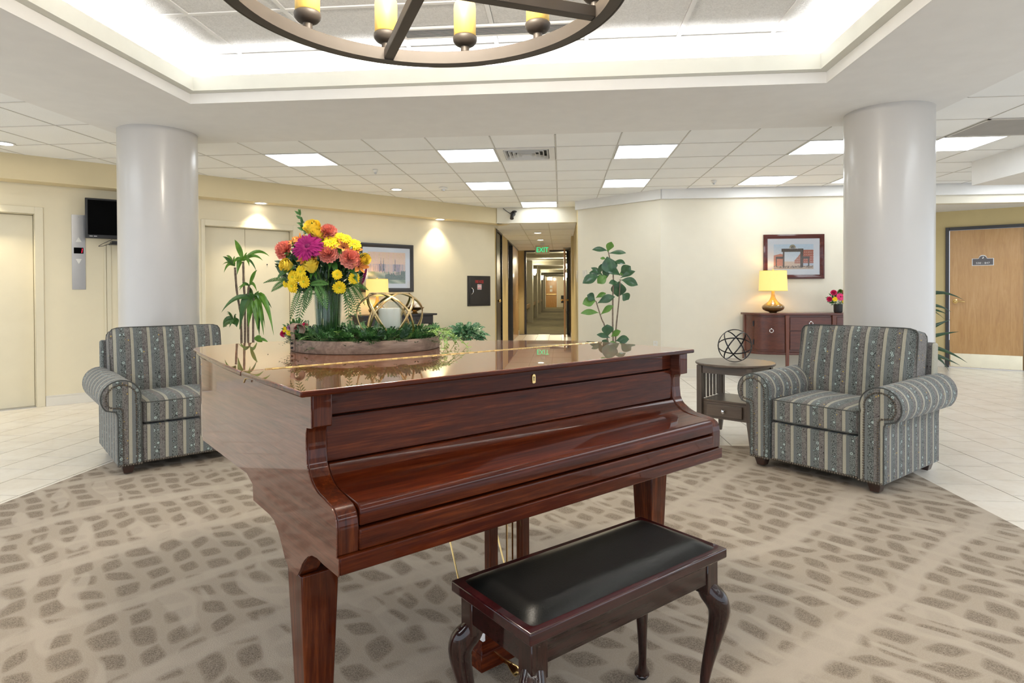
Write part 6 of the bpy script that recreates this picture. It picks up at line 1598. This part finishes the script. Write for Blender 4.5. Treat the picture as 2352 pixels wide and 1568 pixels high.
# small mixed bouquets in black pots
def small_bouquet(x, y, z, s, seed, labp, fls):
    random.seed(seed)
    t = thing('flower_pot', labp, 'flower pot', (x, y, z), YAW)
    MB().lathe([(.040*s, 0), (.050*s, .004), (.055*s, .02), (.057*s, .115*s), (.052*s, .118*s), (.050*s, .09*s)], 28).build('pot_body', M['pot_black'], t, smooth=True, ang=50)
    mb = MB()
    for k in range(170):
        a = random.random()*2*PI; e = random.uniform(-.3, 1.4); d = Vector((math.cos(a)*math.cos(e), math.sin(a)*math.cos(e), math.sin(e))); c0 = Vector((0, 0, .14*s))+d*random.uniform(.04, .13)*s; L = .05*s
        leaf(c0, c0+d*L*.5+Vector((0, 0, .008)), c0+d*L, .018*s, (random.uniform(-.5, .5), -1, .5), 3, .7, .1, mb)
    o = mb.build('bouquet_greens', M['leaf_bouq'], None, smooth=True, recalc=False, loc=(x, y, z)); tag(stuff(o), 'green leaves of the small bouquet: '+labp, 'foliage')
    for (kind, dx, dz, r, lab, mat) in fls:
        ms = dict(g=mesh_gerbera, d=mesh_daisy, c=mesh_carn)[kind](r*s)
        dy = -.10*math.sqrt(max(.05, 1-(dx/.17)**2-((dz-.20)/.16)**2))
        P_ = Vector((x, y, z))+RTV*dx*s+FWV*dy*s+Vector((0, 0, dz*s)); f = thing('small_flower', lab, 'flower', P_)
        f.matrix_world = Matrix.Translation(P_) @ orient(-FWV+RTV*dx*5+Vector((0, 0, (dz-.16)*5)))
        for me in ms:
            if mat and 'petals' in me.name: me.materials[0] = M[mat]
            put(me.name.split('.')[0], me, f)
        iv = f.matrix_world.inverted(); mb = MB(); mb.tube([iv @ (P_-Vector(f.matrix_world.col[2][:3])*r*s*.6), iv @ Vector((x, y, z+.10*s))], .002, 5); mb.build('stem', M['stem_green'], f, smooth=True)
small_bouquet(3.745, 8.70, SBH, 1.0, 3, 'black pot of pink and yellow flowers on the sideboard by the column',
  [('c', -.095, .275, .042, 'red pink carnation at the upper left of the sideboard bouquet', 'pink'), ('c', -.145, .185, .036, 'red pink carnation at the left edge of the sideboard bouquet', 'pink'), ('g', -.02, .215, .055, 'magenta gerbera in the middle of the sideboard bouquet', 'pink'), ('c', .04, .275, .042, 'pale pink bloom at the top of the sideboard bouquet', 'coral'),
   ('c', .10, .255, .045, 'rose bloom at the upper right of the sideboard bouquet', 'pink'), ('d', -.085, .185, .034, 'yellow daisy at the left of the sideboard bouquet', None), ('d', .03, .160, .034, 'yellow daisy low in the middle of the sideboard bouquet', None), ('d', .10, .185, .034, 'yellow daisy at the right of the sideboard bouquet', None), ('c', -.01, .295, .030, 'pale green bloom on top of the sideboard bouquet', 'tray_green_l')])
st_ = thing('accent_table', 'small dark round table mostly hidden behind the piano, under a small bouquet', 'side table', (-2.46, 5.55, 0))
MB().lathe([(.20, .71), (.22, .712), (.222, .73), (.21, .735)], 40).build('top', M['wood_dark'], st_, smooth=True, ang=30)
MB().lathe([(.16, .001), (.15, .02), (.03, .05), (.022, .10), (.025, .69), (.08, .7095)], 24).build('pedestal', M['wood_dark'], st_, smooth=True, ang=40)
small_bouquet(-2.46, 5.55, .736, .85, 4, 'small black pot of flowers behind the piano, left of the wooden tray',
  [('c', -.13, .135, .040, 'hot pink carnation at the left of the low bouquet behind the piano', 'pink'), ('d', -.10, .185, .034, 'golden bloom at the upper left of the low bouquet', None), ('d', -.05, .150, .036, 'yellow daisy in the low bouquet behind the piano', None), ('c', .01, .205, .044, 'magenta bloom on top of the low bouquet behind the piano', 'pink'), ('d', -.02, .115, .034, 'low yellow daisy beside the tray handle', None), ('c', .12, .225, .036, 'pink bloom at the right of the low bouquet', 'pink'), ('c', -.045, .205, .030, 'lilac bloom in the low bouquet behind the piano', 'lilac'), ('d', .09, .13, .034, 'yellow daisy hidden by the tray handle', None)])
